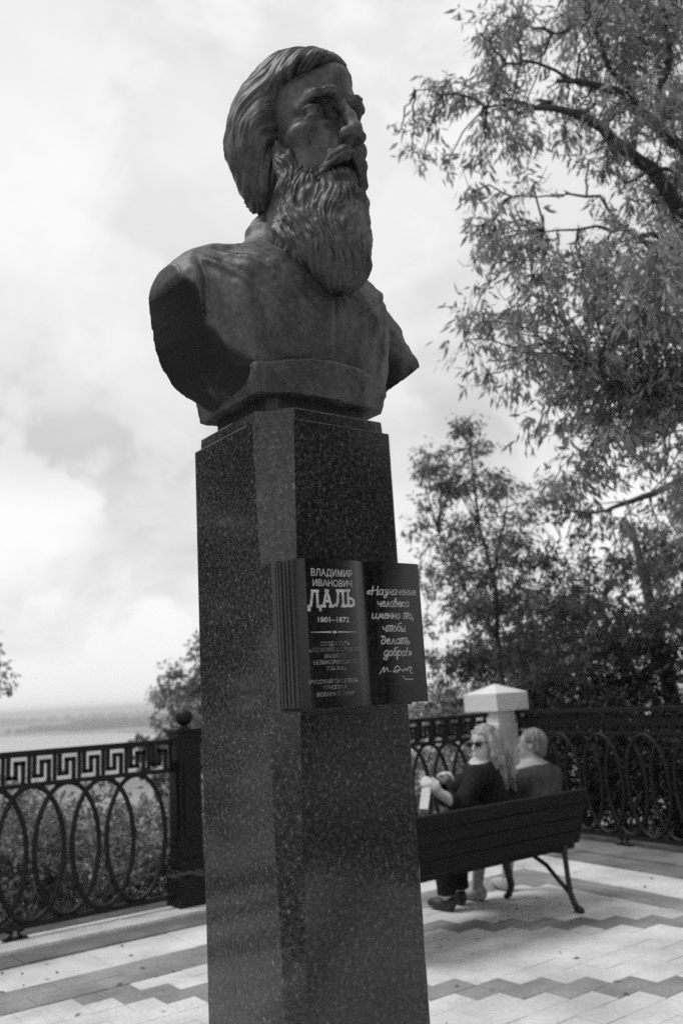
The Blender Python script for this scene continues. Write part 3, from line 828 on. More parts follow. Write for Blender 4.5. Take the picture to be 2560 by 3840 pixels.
ring('kerb_stone', 'kerb', M_kerb, 1.0, -.05, 0.014, kerb)
ring('coping_stone', 'cope', M_cope, 1.18, -.05, 0.035, kerb, mat_r=M_kerb)
ring('footing_stone', 'foot', M_foot, 1.6, -.05, 0.03, kerb)

# dry leaves and grit lying on the pavers
_n = 130
_x = rng.uniform(-2.4, 3.2, _n); _y = rng.uniform(4.2, 8.2, _n); _ok = [vn_of(a, b)[0] < 6.2 and vn_of(a, b)[1] < 6.1 for a, b in zip(_x, _y)]
lm = MB()
for a, b, k in zip(_x, _y, _ok):
    if not k: continue
    an = rng.uniform(0, 6.28); L_ = rng.uniform(.008, .035); c_, s_ = math.cos(an), math.sin(an); w_ = L_ * .3
    lm.add([(a, b, .006), (a + c_ * L_ - s_ * w_, b + s_ * L_ + c_ * w_, .011), (a + c_ * 2 * L_, b + s_ * 2 * L_, .007), (a + c_ * L_ + s_ * w_, b + s_ * L_ - c_ * w_, .006)], [(0, 1, 2, 3)])
tag(lm.build('leaf_litter', material('dry_brown_leaf', 0.05, 0.14, rough=0.9, scale=40)), kind='stuff')
# ================================================================== cast-iron railings, posts, corner pillar
M_iron = material('black_painted_iron', 0.004, 0.009, rough=0.5, scale=30, spec=0.3, bump=0.2, bscale=120)
VR, NR = 6.86, 6.93                          # centre lines of the two railings
P_RING, P_KEY = 0.275, 0.19
def ell_ring(a, b, r):
    return [(a * math.cos(2 * math.pi * k / 36), 0, b * math.sin(2 * math.pi * k / 36)) for k in range(36)]
ring_me = MB().tube(ell_ring(.245, .468, .014), .0195, n=8, closed=True, flat=1.0).mesh('ring', smooth=True); ring_me.materials.append(M_iron)
_k = P_KEY / 5.25; _h = 0.19 / 5
def key_mesh():
    mb = MB(); w = .0145
    P = [(.75, 5), (.75, 1.1), (2.25, 1.1), (2.25, 3.75), (3.75, 3.75), (3.75, 0)]
    for a, b in zip(P[:-1], P[1:]):
        x0, x1 = sorted((a[0], b[0])); z0, z1 = sorted((a[1], b[1]))
        mb.box(((x0 + x1) / 2 * _k, 0, (z0 + z1) / 2 * _h), ((x1 - x0) / 2 * _k + w, .011, (z1 - z0) / 2 * _h + w))
    mb.box((4.95 * _k, .0, 2.5 * _h), (w * .9, .0125, 2.5 * _h))
    return mb.mesh('meander_key')
key_me = key_mesh(); key_me.materials.append(M_iron)
def foot_mesh():
    mb = MB()
    for s in (-1, 1):
        mb.tube([(s * .015, 0, .12), (s * .05, 0, .095), (s * .055, 0, .06), (s * .02, 0, .05), (s * .03, 0, .03), (s * .065, 0, .0)], [.014, .013, .012, .011, .012, .018], n=8)
    mb.box((0, 0, .008), (.085, .035, .008))
    return mb.mesh('scroll_foot', smooth=False)
foot_me = foot_mesh(); foot_me.materials.append(M_iron)
def railing(L, origin, rz, label, zb=0.035):
    r = empty('iron_railing', origin, rz); tag(r, label, 'railing', 'iron railing panels round the terrace')
    for nm, z, hh, hy in (('top_rail', 1.309, .022, .034), ('upper_bar', 1.082, .016, .018), ('bottom_rail', .116, .018, .024)):
        MB().box((L / 2, 0, z), (L / 2, hy, hh)).build(nm, M_iron, r, bevel=.003)
    nk = int(L / P_KEY); off = (L - nk * P_KEY) / 2
    for i in range(nk):
        o = link('meander_key', key_me, None, r); o.location = (off + i * P_KEY, 0, 1.10)
    nr = int((L - .22) / P_RING); off = (L - (nr - 1) * P_RING) / 2
    for i in range(nr):
        o = link('ring', ring_me, None, r); o.location = (off - .035 + i * P_RING, .006 if i % 2 else -.006, .607)
    o = link('scroll_foot', foot_me, None, r); o.location = (L / 2, 0, zb - .002)
    return r
def post(origin, rz, label):
    r = empty('iron_post', origin, rz); tag(r, label, 'post', 'cast iron posts between the railing panels')
    MB().box((0, 0, .11), (.125, .125, .11)).build('plinth', M_iron, r, bevel=.008)
    m = MB(); m.box((0, 0, .79), (.098, .098, .52)); m.box((0, 0, .47), (.106, .106, .012)); m.box((0, 0, .33), (.112, .112, .03))
    for sx, sy in ((1, 0), (-1, 0), (0, 1), (0, -1)):
        m.box((sx * .1, sy * .1, .82), (.012 if sx else .06, .012 if sy else .06, .30))
    m.build('shaft', M_iron, r, bevel=.004)
    m = MB(); m.box((0, 0, 1.325), (.108, .108, .018)); m.box((0, 0, 1.36), (.128, .128, .014)); m.build('cap', M_iron, r, bevel=.005)
    MB().lathe([(.05, 1.372), (.055, 1.38), (.03, 1.392), (.03, 1.402), (.052, 1.413), (.068, 1.435), (.073, 1.465), (.068, 1.495), (.05, 1.52), (.025, 1.535), (.004, 1.54)], 24).build('ball_finial', M_iron, r, smooth=True)
    return r
railing(2.48, uv(0.875, VR), TH, 'iron railing panel of overlapping rings under a Greek key band, left of the ball-topped post')
railing(1.86, uv(3.58, VR), TH, 'iron railing panel of overlapping rings just right of the ball-topped post, hidden behind the pedestal')
railing(1.36, uv(5.66, VR), TH, 'iron railing panel of overlapping rings behind the seated woman, ending at the white pillar')
post(uv(3.47, VR, .033), TH, 'black iron post with a ball finial beside the left edge of the pedestal')
post(uv(5.55, VR, .033), TH, 'black iron post hidden behind the granite pedestal')
post(uv(0.765, VR, .033), TH, 'black iron post at the far left end of the left railing')
def rline(t, n, z=0): return Vector((NX * n + NY * t, NY * n - NX * t, z))
railing(3.12, rline(-7.87, NR), rad(-58), 'dark iron railing panel in front of the shaded hedge, right of the white pillar')
railing(1.9, rline(-4.53, NR), rad(-58), 'dark iron railing panel at the right edge, nearest the camera')
post(rline(-4.64, NR, .033), rad(-58), 'black iron post at the right end of the shaded railing')
# corner pillar
pil = empty('stone_pillar', (1.62, 10.28, .03), TH); tag(pil, 'white stone corner pillar with a low pyramid cap, behind the bench couple', 'pillar')
M_pil = material('white_rendered_stone', 0.60, 0.70, rough=0.85, scale=2.5, detail=9, bump=0.3, bscale=50, fine=(25, 0.06))
MB().box((0, 0, .57), (.222, .222, .60)).build('base_block', M_pil, pil, bevel=.008)
MB().box((0, 0, 1.235), (.208, .208, .07)).build('shaft', M_pil, pil, bevel=.006)
c = MB(); h = .254
c.add([(-h, -h, 1.30), (h, -h, 1.30), (h, h, 1.30), (-h, h, 1.30), (-h, -h, 1.495), (h, -h, 1.495), (h, h, 1.495), (-h, h, 1.495), (0, 0, 1.60)],
      [(3, 2, 1, 0), (0, 1, 5, 4), (1, 2, 6, 5), (2, 3, 7, 6), (3, 0, 4, 7), (4, 5, 8), (5, 6, 8), (6, 7, 8), (7, 4, 8)])
c.build('pyramid_cap', M_pil, pil, bevel=.006)
# ================================================================== bench
M_slat = material('dark_stained_timber', 0.004, 0.009, rough=0.7, scale=5, spec=0.2, stretch=(1, 12, 12), bump=0.3, bscale=25)
M_cast = material('black_cast_iron', 0.008, 0.015, rough=0.5, scale=25, bump=0.2, bscale=90)
bench = empty('park_bench', uv(5.42, 4.47), TH)
tag(bench, 'dark slatted park bench seen from behind, with scrolled iron legs, under the couple', 'bench')
BL = 1.98
def slat(c, h, tilt, name='slat'):
    ca, sa = math.cos(tilt), math.sin(tilt)
    MB().box(c, h, (Vector((1, 0, 0)), Vector((0, ca, sa)), Vector((0, -sa, ca)))).build(name, M_slat, bench, bevel=.004)
for i in range(4):
    t = (i + .5) / 4; slat((-BL / 2, .005 - .125 * t, .455 + .385 * t), (BL / 2 - .01, .013, .0468), .31, 'back_slat')
for i in range(5):
    slat((-BL / 2, .085 + i * .105, .428 + .004 * i - (.006 if i == 4 else 0)), (BL / 2 - .01, .047, .015), .03 if i < 4 else -.15, 'seat_slat')
for x in (-.13, -BL + .10):
    m = MB()
    m.tube([(x, -.035, .012), (x, -.01, .05), (x, .022, .12), (x, .032, .25), (x, .04, .41), (x, .015, .52), (x, -.05, .70), (x, -.112, .845)], [.026, .022, .021, .019, .02, .019, .017, .014], n=10)
    m.tube([(x, -.075, .012), (x, -.045, .022), (x, -.01, .03)], [.020, .026, .02], n=10)
    m.build('rear_leg', M_cast, bench, smooth=True)
    m = MB(); m.tube([(x, .665, .012), (x, .625, .035), (x, .592, .10), (x, .610, .20), (x, .632, .28), (x, .60, .37), (x, .52, .405)], [.018, .026, .026, .03, .032, .028, .02], n=10)
    m.build('front_leg', M_cast, bench, smooth=True)
    m = MB(); m.tube([(x, .02, .402), (x, .30, .398), (x, .56, .402)], .017, n=8)
    m.tube([(x, .59, .33), (x, .46, .352), (x, .34, .345), (x, .22, .29), (x, .12, .20), (x, .035, .13)], [.018, .017, .016, .016, .016, .017], n=8)
    m.build('seat_bracket', M_cast, bench, smooth=True)
    if True:
            m = MB(); m.tube([(x, -.03, .63), (x, .12, .665), (x, .32, .66), (x, .50, .655), (x, .585, .62), (x, .60, .53), (x, .585, .40)], [.015, .018, .02, .02, .019, .016, .015], n=10)
            m.build('armrest', M_cast, bench, smooth=True)

# ================================================================== the couple, meshed from signed distance fields
M_skin = material('pale_skin', 0.44, 0.52, rough=0.55, scale=8, spec=0.35)
M_skin2 = material('tanned_skin', 0.28, 0.34, rough=0.55, scale=8, spec=0.35)
M_black = material('black_knit_cloth', 0.008, 0.016, rough=0.9, scale=30, bump=0.4, bscale=120, spec=0.2)
M_tee = material('grey_cotton', 0.045, 0.065, rough=0.9, scale=20, bump=0.4, bscale=120, spec=0.2)
M_denim = material('dark_trousers', 0.008, 0.016, rough=0.9, scale=30, bump=0.4, bscale=120, spec=0.2)
M_hairw = material('long_blonde_hair', 0.08, 0.42, rough=0.5, scale=42, stretch=(1, 1, .12), bump=0.5, bscale=60, ramp=(.3, .7))
M_hairm = material('short_greying_hair', 0.04, 0.22, rough=0.6, scale=40, stretch=(1, 1, .35), bump=0.5, bscale=90, ramp=(.3, .7))
M_shoe = material('dark_leather_shoe', 0.012, 0.03, rough=0.5, scale=12)
M_shoe2 = material('pale_canvas_shoe', 0.30, 0.42, rough=0.8, scale=12)
M_glass = material('black_sunglasses', 0.004, 0.006, rough=0.15, scale=10)
M_phone = material('white_phone_case', 0.55, 0.65, rough=0.3, scale=10)
def fpart(name, field, lo, hi, h, mat, parent, disp=None, rel=1):
    lo = np.array(lo, float)
    S = field(grid(lo, hi, h)); V, F = nets(S, lo, h); V = relax(V, F, rel)
    if disp is not None: V = V + vnorm(V, F) * disp(V)[:, None]
    return link(name, mesh_np(name, V, F), mat, parent)
def rot2(P, c, ang):                         # rotate coordinates about the vertical through c
    ca, sa = math.cos(ang), math.sin(ang); x = P[0] - c[0]; y = P[1] - c[1]
    return (ca * x + sa * y, -sa * x + ca * y, P[2] - c[2])
def head_f(P, c, ang, s=1.0):                # face towards local -y after the turn
    q = rot2(P, c, ang); M = (np.abs(q[0]), q[1], q[2])
    d = ell(q, (0, .012 * s, .03 * s), (.072 * s, .092 * s, .088 * s))
    d = smin(d, ell(q, (0, -.022 * s, -.045 * s), (.054 * s, .066 * s, .072 * s)), .025)
    d = smin(d, cap(q, (0, -.088 * s, .012 * s), (0, -.108 * s, -.032 * s), .008 * s, .012 * s), .012)
    d = smin(d, ell(q, (0, -.085 * s, -.068 * s), (.02 * s, .012 * s, .012 * s)), .01)
    d = smin(d, ell(q, (0, -.078 * s, -.10 * s), (.022 * s, .02 * s, .018 * s)), .015)
    d = smax(d, -ell(M, (.031 * s, -.094 * s, .004 * s), (.018 * s, .014 * s, .011 * s)), .008)
    d = smin(d, ell(M, (.075 * s, .008 * s, -.012 * s), (.006 * s, .016 * s, .026 * s)), .006)
    return d
def hand_f(P, w, d_, n, s=1.0, curl=.6):     # wrist, finger direction, palm normal
    w = np.array(w, float); d_ = np.array(d_, float); d_ /= np.linalg.norm(d_); n = np.array(n, float); n -= d_ * (n @ d_); n /= np.linalg.norm(n)
    sd = np.cross(d_, n)
    f = chain(P, [w, w + d_ * .05 * s, w + d_ * .085 * s], [.024 * s, .034 * s, .030 * s], .02)
    for k, (off, l) in enumerate(((-.030, .062), (-.010, .072), (.010, .068), (.029, .052))):
        b = w + d_ * .085 * s + sd * off * s
        m_ = b + (d_ * math.cos(curl * .6) + n * math.sin(curl * .6)) * l * .5 * s
        e = m_ + (d_ * math.cos(curl * 1.7) + n * math.sin(curl * 1.7)) * l * .5 * s
        f = smin(f, chain(P, [b, m_, e], [.0105 * s, .0095 * s, .008 * s], .003), .007)
    b = w + d_ * .03 * s - sd * .026 * s
    f = smin(f, chain(P, [b, b + (d_ * .6 - sd * .7 + n * .3) * .035 * s, b + (d_ * .9 - sd * .5 + n * .6) * .062 * s], [.013 * s, .011 * s, .009 * s], .005), .01)
    return f

# --- woman: black top, long blonde hair, sunglasses, turned to the left with her hands raised
wo = empty('person', uv(4.90, 4.76), TH); wo.scale = (1.06, 1.06, 1.04)
tag(wo, 'person with long blonde hair, sunglasses and black top, sitting on the bench, hands raised', 'person')
WHc, WHa = (-.085, .0, 1.150), rad(-83)      # face towards -u
w_sh_l, w_el_l, w_wr_l = (-.225, -.075, .955), (-.415, -.085, .775), (-.555, -.045, .865)
w_sh_r, w_el_r, w_wr_r = (.045, .15, .955), (-.20, .30, .79), (-.455, .10, .925)
def w_torso(P):
    d = ell(P, (0, .0, .53), (.19, .16, .13))
    d = smin(d, chain(P, [(-.01, .01, .58), (-.05, .02, .72), (-.085, .03, .88)], [.135, .12, .125], .05), .06)
    d = smin(d, chain(P, [w_sh_l, (-.09, .03, .975), w_sh_r], [.062, .085, .062], .05), .06)
    return d
def w_arms(P, e=0.0):
    d = np.minimum(chain(P, [w_sh_l, w_el_l], [.058 + e, .045 + e], .02), chain(P, [w_sh_r, w_el_r], [.058 + e, .045 + e], .02))
    return d
def w_fore(P, e=0.0):
    return np.minimum(chain(P, [w_el_l, w_wr_l], [.046 + e, .031 + e], .02), chain(P, [w_el_r, w_wr_r], [.042 + e, .028 + e], .02))
w_leg = [[(-.09, .06, .50), (-.16, .43, .505), (-.155, .40, .10), ], [(.09, .06, .50), (.02, .45, .505), (.03, .47, .10)]]
def w_legs(P, e=0.0):
    return np.minimum(chain(P, w_leg[0], [.092 + e, .062 + e, .042 + e], .03), chain(P, w_leg[1], [.092 + e, .062 + e, .042 + e], .03))
def w_body(P):
    d = smin(w_torso(P), w_arms(P), .03); d = smin(d, w_fore(P), .015); d = smin(d, w_legs(P), .05)
    d = smin(d, cap(P, (-.085, .03, .98), (-.085, .01, 1.08), .05, .048), .03)
    d = smin(d, head_f(P, WHc, WHa), .02)
    d = smin(d, hand_f(P, w_wr_l, (-.55, .3, .6), (.3, .8, -.2), 1.05, .55), .012)
    d = smin(d, hand_f(P, w_wr_r, (.55, -.55, .35), (-.3, -.6, -.5), 1.0, .9), .012)
    return d
fpart('body', w_body, (-.80, -.26, .05), (.26, .62, 1.29), .0085, M_skin, wo)
def w_top(P):
    d = smin(w_torso(P) - .016, smin(w_arms(P, .018), np.maximum(w_fore(P, .017), -(P[0] + .50) - .35 * (P[1] + .1) * 0), .02), .03)
    d = smin(d, cap(P, (-.085, .03, .98), (-.085, .015, 1.05), .062, .06), .03)
    d = np.maximum(d, P[2] - 1.03 - .1 * np.clip(P[0] + .08, -.1, .1))
    return np.maximum(d, .50 - P[2])
def cloth(a, f): return lambda V: a * fbm(V[:, 0] * f, V[:, 1] * f, V[:, 2] * f * .7, 61, 2)
fpart('black_top', w_top, (-.62, -.26, .46), (.26, .42, 1.06), .0085, M_black, wo, cloth(.005, 14))
def w_trs(P): return np.maximum(np.maximum(smin(w_legs(P, .022), ell(P, (0, .0, .52), (.205, .175, .13)), .05), .11 - P[2]), P[2] - .64)
fpart('trousers', w_trs, (-.3, -.22, .08), (.28, .62, .66), .009, M_denim, wo, cloth(.005, 12))
for x, y, a in ((-.158, .44, .15), (.03, .51, -.1)):
    def sh(P, x=x, y=y, a=a):
        q = rot2(P, (x, y, 0), a)
        d = smin(ell(q, (0, .03, .042), (.045, .115, .042)), ell(q, (0, -.05, .06), (.042, .05, .058)), .03)
        return np.maximum(d, .004 - q[2])
    fpart('shoe', sh, (x - .1, y - .15, -.01), (x + .1, y + .2, .14), .008, M_shoe, wo)
def w_hair(P):
    q = rot2(P, WHc, WHa); M = (np.abs(q[0]), q[1], q[2])
    d = ell(q, (0, .022, .035), (.086, .102, .098))
    d = smin(d, ell(q, (0, .085, -.06), (.085, .07, .13)), .04)
    d = smin(d, chain(q, [(.03, .08, .04), (.035, .16, -.08), (.03, .225, -.22), (.03, .275, -.345)], [.065, .062, .05, .014], .03), .03)
    d = smin(d, chain(q, [(.055, .03, -.02), (.07, .055, -.13), (.06, .085, -.24), (.045, .12, -.335)], [.035, .045, .04, .014], .03), .03)    # nearest the camera: left side, falls down the back
    d = smin(d, chain(q, [(.075, -.01, .02), (.082, .0, -.08), (.075, .01, -.16), (.06, .0, -.215)], [.02, .024, .022, .008], .02), .02)
    d = smin(d, chain(q, [(-.02, .09, -.05), (-.01, .135, -.18), (.0, .165, -.30), (.01, .185, -.385)], [.05, .05, .038, .010], .03), .03)
    d = smin(d, chain(q, [(-.06, .03, -.02), (-.075, .05, -.14), (-.06, .06, -.26)], [.032, .035, .012], .03), .03)
    face = np.maximum(np.abs(q[0]) - .064, np.maximum(q[1] + .034 + .5 * np.clip(q[2] - .02, 0, .2), q[2] - .062))
    d = smax(d, -face, .012)
    return d
def strands(amp, f, fz): return lambda V: amp * (vnoise(V[:, 0] * f, V[:, 1] * f, V[:, 2] * fz, 71) + .6 * vnoise(V[:, 0] * f * 2.3, V[:, 1] * f * 2.3, V[:, 2] * fz * 1.6, 72))
fpart('long_hair', w_hair, (-.22, -.17, .72), (.30, .17, 1.31), .0065, M_hairw, wo, strands(.010, 62, 6))
def w_gl(P):
    q = rot2(P, WHc, WHa); M = (np.abs(q[0]), q[1], q[2])
    d = np.maximum(ell(M, (.032, -.092, .006), (.029, .016, .024)), .08 + q[1])
    d = np.minimum(d, cap(M, (.055, -.085, .012), (.078, .0, .008), .004, .004))
    return np.minimum(d, cap(q, (-.02, -.1, .012), (.02, -.1, .012), .004, .004))
fpart('sunglasses', w_gl, (-.22, -.1, 1.11), (.04, .1, 1.20), .0035, M_glass, wo, rel=0)
ph = empty('phone', uv(4.90 - .705, 4.76 - .02, .88), TH); tag(ph, 'white phone held in the left hand of the blonde woman on the bench', 'phone')
_pa = (Vector((.35, .1, .93)).normalized(), Vector((-.25, .97, 0)).normalized(), None); _pa = (_pa[0], _pa[1], _pa[0].cross(_pa[1]))
MB().box((0, 0, 0), (.072, .036, .005), _pa).build('phone_case', M_phone, ph, bevel=.003)
MB().box(_pa[2] * -.0058, (.066, .031, .0008), _pa).build('screen', M_glass, ph)

# --- man: short greying hair, grey tee shirt, shorts, pale shoes
mn = empty('person', uv(5.38, 4.78), TH)
tag(mn, 'person with short greying hair and grey T-shirt, sitting right of the blonde woman', 'person')
MHc, MHa = (.0, .02, 1.135), rad(-150)
m_sh_l, m_el_l, m_wr_l = (-.20, .045, .885), (-.235, .10, .64), (-.12, .33, .60)
m_sh_r, m_el_r, m_wr_r = (.205, .03, .885), (.225, .10, .64), (.10, .33, .60)
def m_torso(P):
    d = ell(P, (0, .0, .53), (.19, .16, .13))
    d = smin(d, chain(P, [(0, .0, .58), (0, -.01, .72), (0, .01, .86)], [.15, .15, .145], .05), .06)
    d = smin(d, chain(P, [m_sh_l, (-.09, .03, .925), (0, .02, .955), (.09, .025, .925), m_sh_r], [.068, .078, .085, .078, .068], .06), .06)
    return d
def m_up(P, e=0.): return np.minimum(chain(P, [m_sh_l, m_el_l], [.062 + e, .046 + e], .02), chain(P, [m_sh_r, m_el_r], [.062 + e, .046 + e], .02))
def m_fo(P): return np.minimum(chain(P, [m_el_l, m_wr_l], [.046, .031], .02), chain(P, [m_el_r, m_wr_r], [.046, .031], .02))
m_leg = [[(-.09, .06, .50), (-.20, .43, .505), (-.27, .47, .09)], [(.09, .06, .50), (.14, .46, .505), (.12, .52, .09)]]
def m_legs(P, e=0., n=3): return np.minimum(chain(P, m_leg[0][:n], [.095 + e, .064 + e, .04 + e][:n], .03), chain(P, m_leg[1][:n], [.095 + e, .064 + e, .04 + e][:n], .03))
def m_body(P):
    d = smin(m_torso(P), m_up(P), .03); d = smin(d, m_fo(P), .015); d = smin(d, m_legs(P), .05)
    d = smin(d, cap(P, (0, .0, .96), (0, .015, 1.07), .062, .058), .03)
    d = smin(d, head_f(P, MHc, MHa, 1.06), .02)
    d = smin(d, hand_f(P, m_wr_l, (.5, .8, -.2), (0, .2, -1), 1.1, .5), .012)
    d = smin(d, hand_f(P, m_wr_r, (-.5, .8, -.2), (0, .2, -1), 1.1, .5), .012)
    return d
fpart('body', m_body, (-.36, -.22, .04), (.34, .66, 1.27), .009, M_skin2, mn)
def m_tee(P):
    d = smin(m_torso(P) - .014, np.maximum(m_up(P, .02), .72 - P[2]), .03)
    d = np.maximum(d, P[2] - .985 + .25 * np.clip(P[1], -.1, .1))
    return np.maximum(d, .52 - P[2])
fpart('grey_tee', m_tee, (-.36, -.24, .48), (.36, .3, 1.06), .009, M_tee, mn, cloth(.006, 11))
def m_sho(P): return np.maximum(np.maximum(smin(m_legs(P, .03, 2), ell(P, (0, .0, .52), (.205, .175, .12)), .05), P[2] - .62), P[1] - .46)
fpart('shorts', m_sho, (-.4, -.22, .36), (.34, .62, .64), .01, M_denim, mn, cloth(.005, 12))
for x, y, a in ((-.275, .50, .25), (.12, .56, -.1)):
    def sh(P, x=x, y=y, a=a):
        q = rot2(P, (x, y, 0), a)
        d = smin(ell(q, (0, .03, .045), (.048, .125, .045)), ell(q, (0, -.055, .062), (.044, .05, .058)), .03)
        return np.maximum(d, .004 - q[2])
    fpart('shoe', sh, (x - .12, y - .16, -.01), (x + .12, y + .2, .14), .008, M_shoe2, mn)
def m_hair(P):
    q = rot2(P, MHc, MHa); M = (np.abs(q[0]), q[1], q[2])
    d = ell(q, (0, .020, .040), (.084, .102, .096))
    d = smin(d, ell(q, (0, .055, -.035), (.07, .052, .066)), .03)
    d = smax(d, -np.maximum(q[1] + .045 - .0 * q[2], q[2] - .085), .012)
    d = smax(d, -np.maximum(np.maximum(q[1] - .03, q[2] - .028), .055 - np.abs(q[0])), .008)
    return np.maximum(d, -.058 - .25 * np.clip(q[1], 0, .1) - q[2])
fpart('short_hair', m_hair, (-.15, -.14, 1.02), (.15, .17, 1.3), .0065, M_hairm, mn, strands(.004, 75, 30))
# ================================================================== terrain, valley, water, woods, trees, haze
def leaf_mat(name, lo, hi, trans=0.35, rough=0.5):
    m = bpy.data.materials.new(name); m.use_nodes = True
    t = m.node_tree; N = t.nodes; L = t.links; b = N['Principled BSDF']
    g = N.new('ShaderNodeNewGeometry')
    r = N.new('ShaderNodeMapRange'); r.inputs[3].default_value = lo; r.inputs[4].default_value = hi
    L.new(g.outputs['Random Per Island'], r.inputs[0]); L.new(r.outputs[0], b.inputs['Base Color'])
    b.inputs['Roughness'].default_value = rough; b.inputs['Specular IOR Level'].default_value = 0.35
    tr = N.new('ShaderNodeBsdfTranslucent'); L.new(r.outputs[0], tr.inputs['Color'])
    mx = N.new('ShaderNodeMixShader'); mx.inputs[0].default_value = trans
    L.new(b.outputs[0], mx.inputs[1]); L.new(tr.outputs[0], mx.inputs[2]); L.new(mx.outputs[0], N['Material Output'].inputs['Surface'])
    return m
M_leaf = leaf_mat('grey_green_leaf', 0.20, 0.44, .5)
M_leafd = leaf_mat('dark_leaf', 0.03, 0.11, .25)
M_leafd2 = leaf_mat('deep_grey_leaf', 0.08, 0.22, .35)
M_leafh = leaf_mat('shade_toned_hedge_leaf', 0.008, 0.026, .1)  # shade from the trees overhead is put into this near-black leaf tone
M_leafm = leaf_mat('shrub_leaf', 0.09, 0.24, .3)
M_leafl = leaf_mat('pale_shrub_leaf', 0.15, 0.34, .3)
M_bark = material('rough_bark', 0.03, 0.08, rough=0.9, scale=14, stretch=(1, 1, .25), bump=0.8, bscale=40)
M_soil = material('rough_grass_slope', 0.10, 0.22, rough=0.95, scale=1.4, detail=10, fine=(22, .3))
M_far = material('distant_field', 0.10, 0.26, rough=0.95, scale=.006, detail=8)
M_water = material('river_water', 0.30, 0.38, rough=0.25, scale=.02, detail=4)
M_wood = material('distant_wood', 0.04, 0.07, rough=0.95, scale=.05, detail=6)

# terrain: one sheet out to the horizon, falling away behind the left railing
def ground_z(x, y):
    v, n = vn_of(x, y)
    dv = max(0.0, v - 7.6); dn = max(0.0, n - 7.6)
    z = -0.16 - 0.36 * dv ** 1.02 - 0.05 * min(dn, 40) + (.05 * math.sin(x * 1.3 + y * .7) if dv > 0 else 0)
    return max(z, -40.0)
radii = [0, 3, 5, 6.5, 7.5, 8.5, 9.5, 10.5, 11.5, 12.5, 14, 16, 18.5, 22, 27, 34, 44, 58, 76, 98, 125, 160, 220, 320, 500, 800, 1300, 2100, 3400, 5600, 9000]
NAZ = 120
V = []; F = []
for r in radii:
    for k in range(NAZ):
        a = 2 * math.pi * k / NAZ; x, y = r * math.sin(a), r * math.cos(a); V.append((x, y, ground_z(x, y)))
for i in range(len(radii) - 1):
    for k in range(NAZ):
        F.append((i * NAZ + k, (i + 1) * NAZ + k, (i + 1) * NAZ + (k + 1) % NAZ, i * NAZ + (k + 1) % NAZ))
terr = link('ground', mesh_from('ground', V, F, True), M_soil); tag(terr, kind='structure')
terr.data.materials.append(M_far)
for p in terr.data.polygons:
    if p.center.length > 140: p.material_index = 1
rv = MB(); rp = [(-1500, 1010), (-560, 1000), (-330, 1040), (-250, 1160), (-290, 1330), (-420, 1600), (-800, 1800), (-1900, 1850)]
rv.prism(rp, -40.5, -39.8)
tag(rv.build('river', M_water), kind='structure')
def wood(pts, rad_, n, hgt):
    V = []; F = []
    for i in range(n):
        t = rng.random(); k = min(int(t * (len(pts) - 1)), len(pts) - 2); f = t * (len(pts) - 1) - k
        x = pts[k][0] + (pts[k + 1][0] - pts[k][0]) * f + rng.normal() * rad_; y = pts[k][1] + (pts[k + 1][1] - pts[k][1]) * f + rng.normal() * rad_
        h = hgt * (.6 + .5 * rng.random()); r = h * .45; b = len(V)
        for lz, lr in ((0, .7), (.35, 1.0), (.7, .8), (.95, .35)):
            for q in range(7):
                a = 2 * math.pi * q / 7 + lz; j = .8 + .4 * rng.random(); V.append((x + r * lr * j * math.cos(a), y + r * lr * j * math.sin(a), -40.5 + h * lz * (.9 + .2 * rng.random())))
        for l in range(3):
            for q in range(7): F.append((b + l * 7 + q, b + l * 7 + (q + 1) % 7, b + l * 7 + 7 + (q + 1) % 7, b + l * 7 + 7 + q))
        F.append(tuple(b + 21 + q for q in range(7)))
    return mesh_from('wood', V, F, True)
for pts, r_, n, h in (([(-570, 1930), (-470, 1960), (-370, 1950)], 22, 170, 22), ([(-740, 2050), (-640, 2080)], 14, 70, 14), ([(-330, 1900), (-220, 1960), (-60, 2000), (160, 2050)], 20, 160, 18),
                      ([(-1600, 3400), (-900, 3600), (-200, 3500)], 60, 160, 28), ([(-900, 5000), (200, 5200), (1200, 5000)], 90, 160, 34)):
    o = link('far_wood', wood(pts, r_, n, h), M_wood); tag(o, kind='stuff')

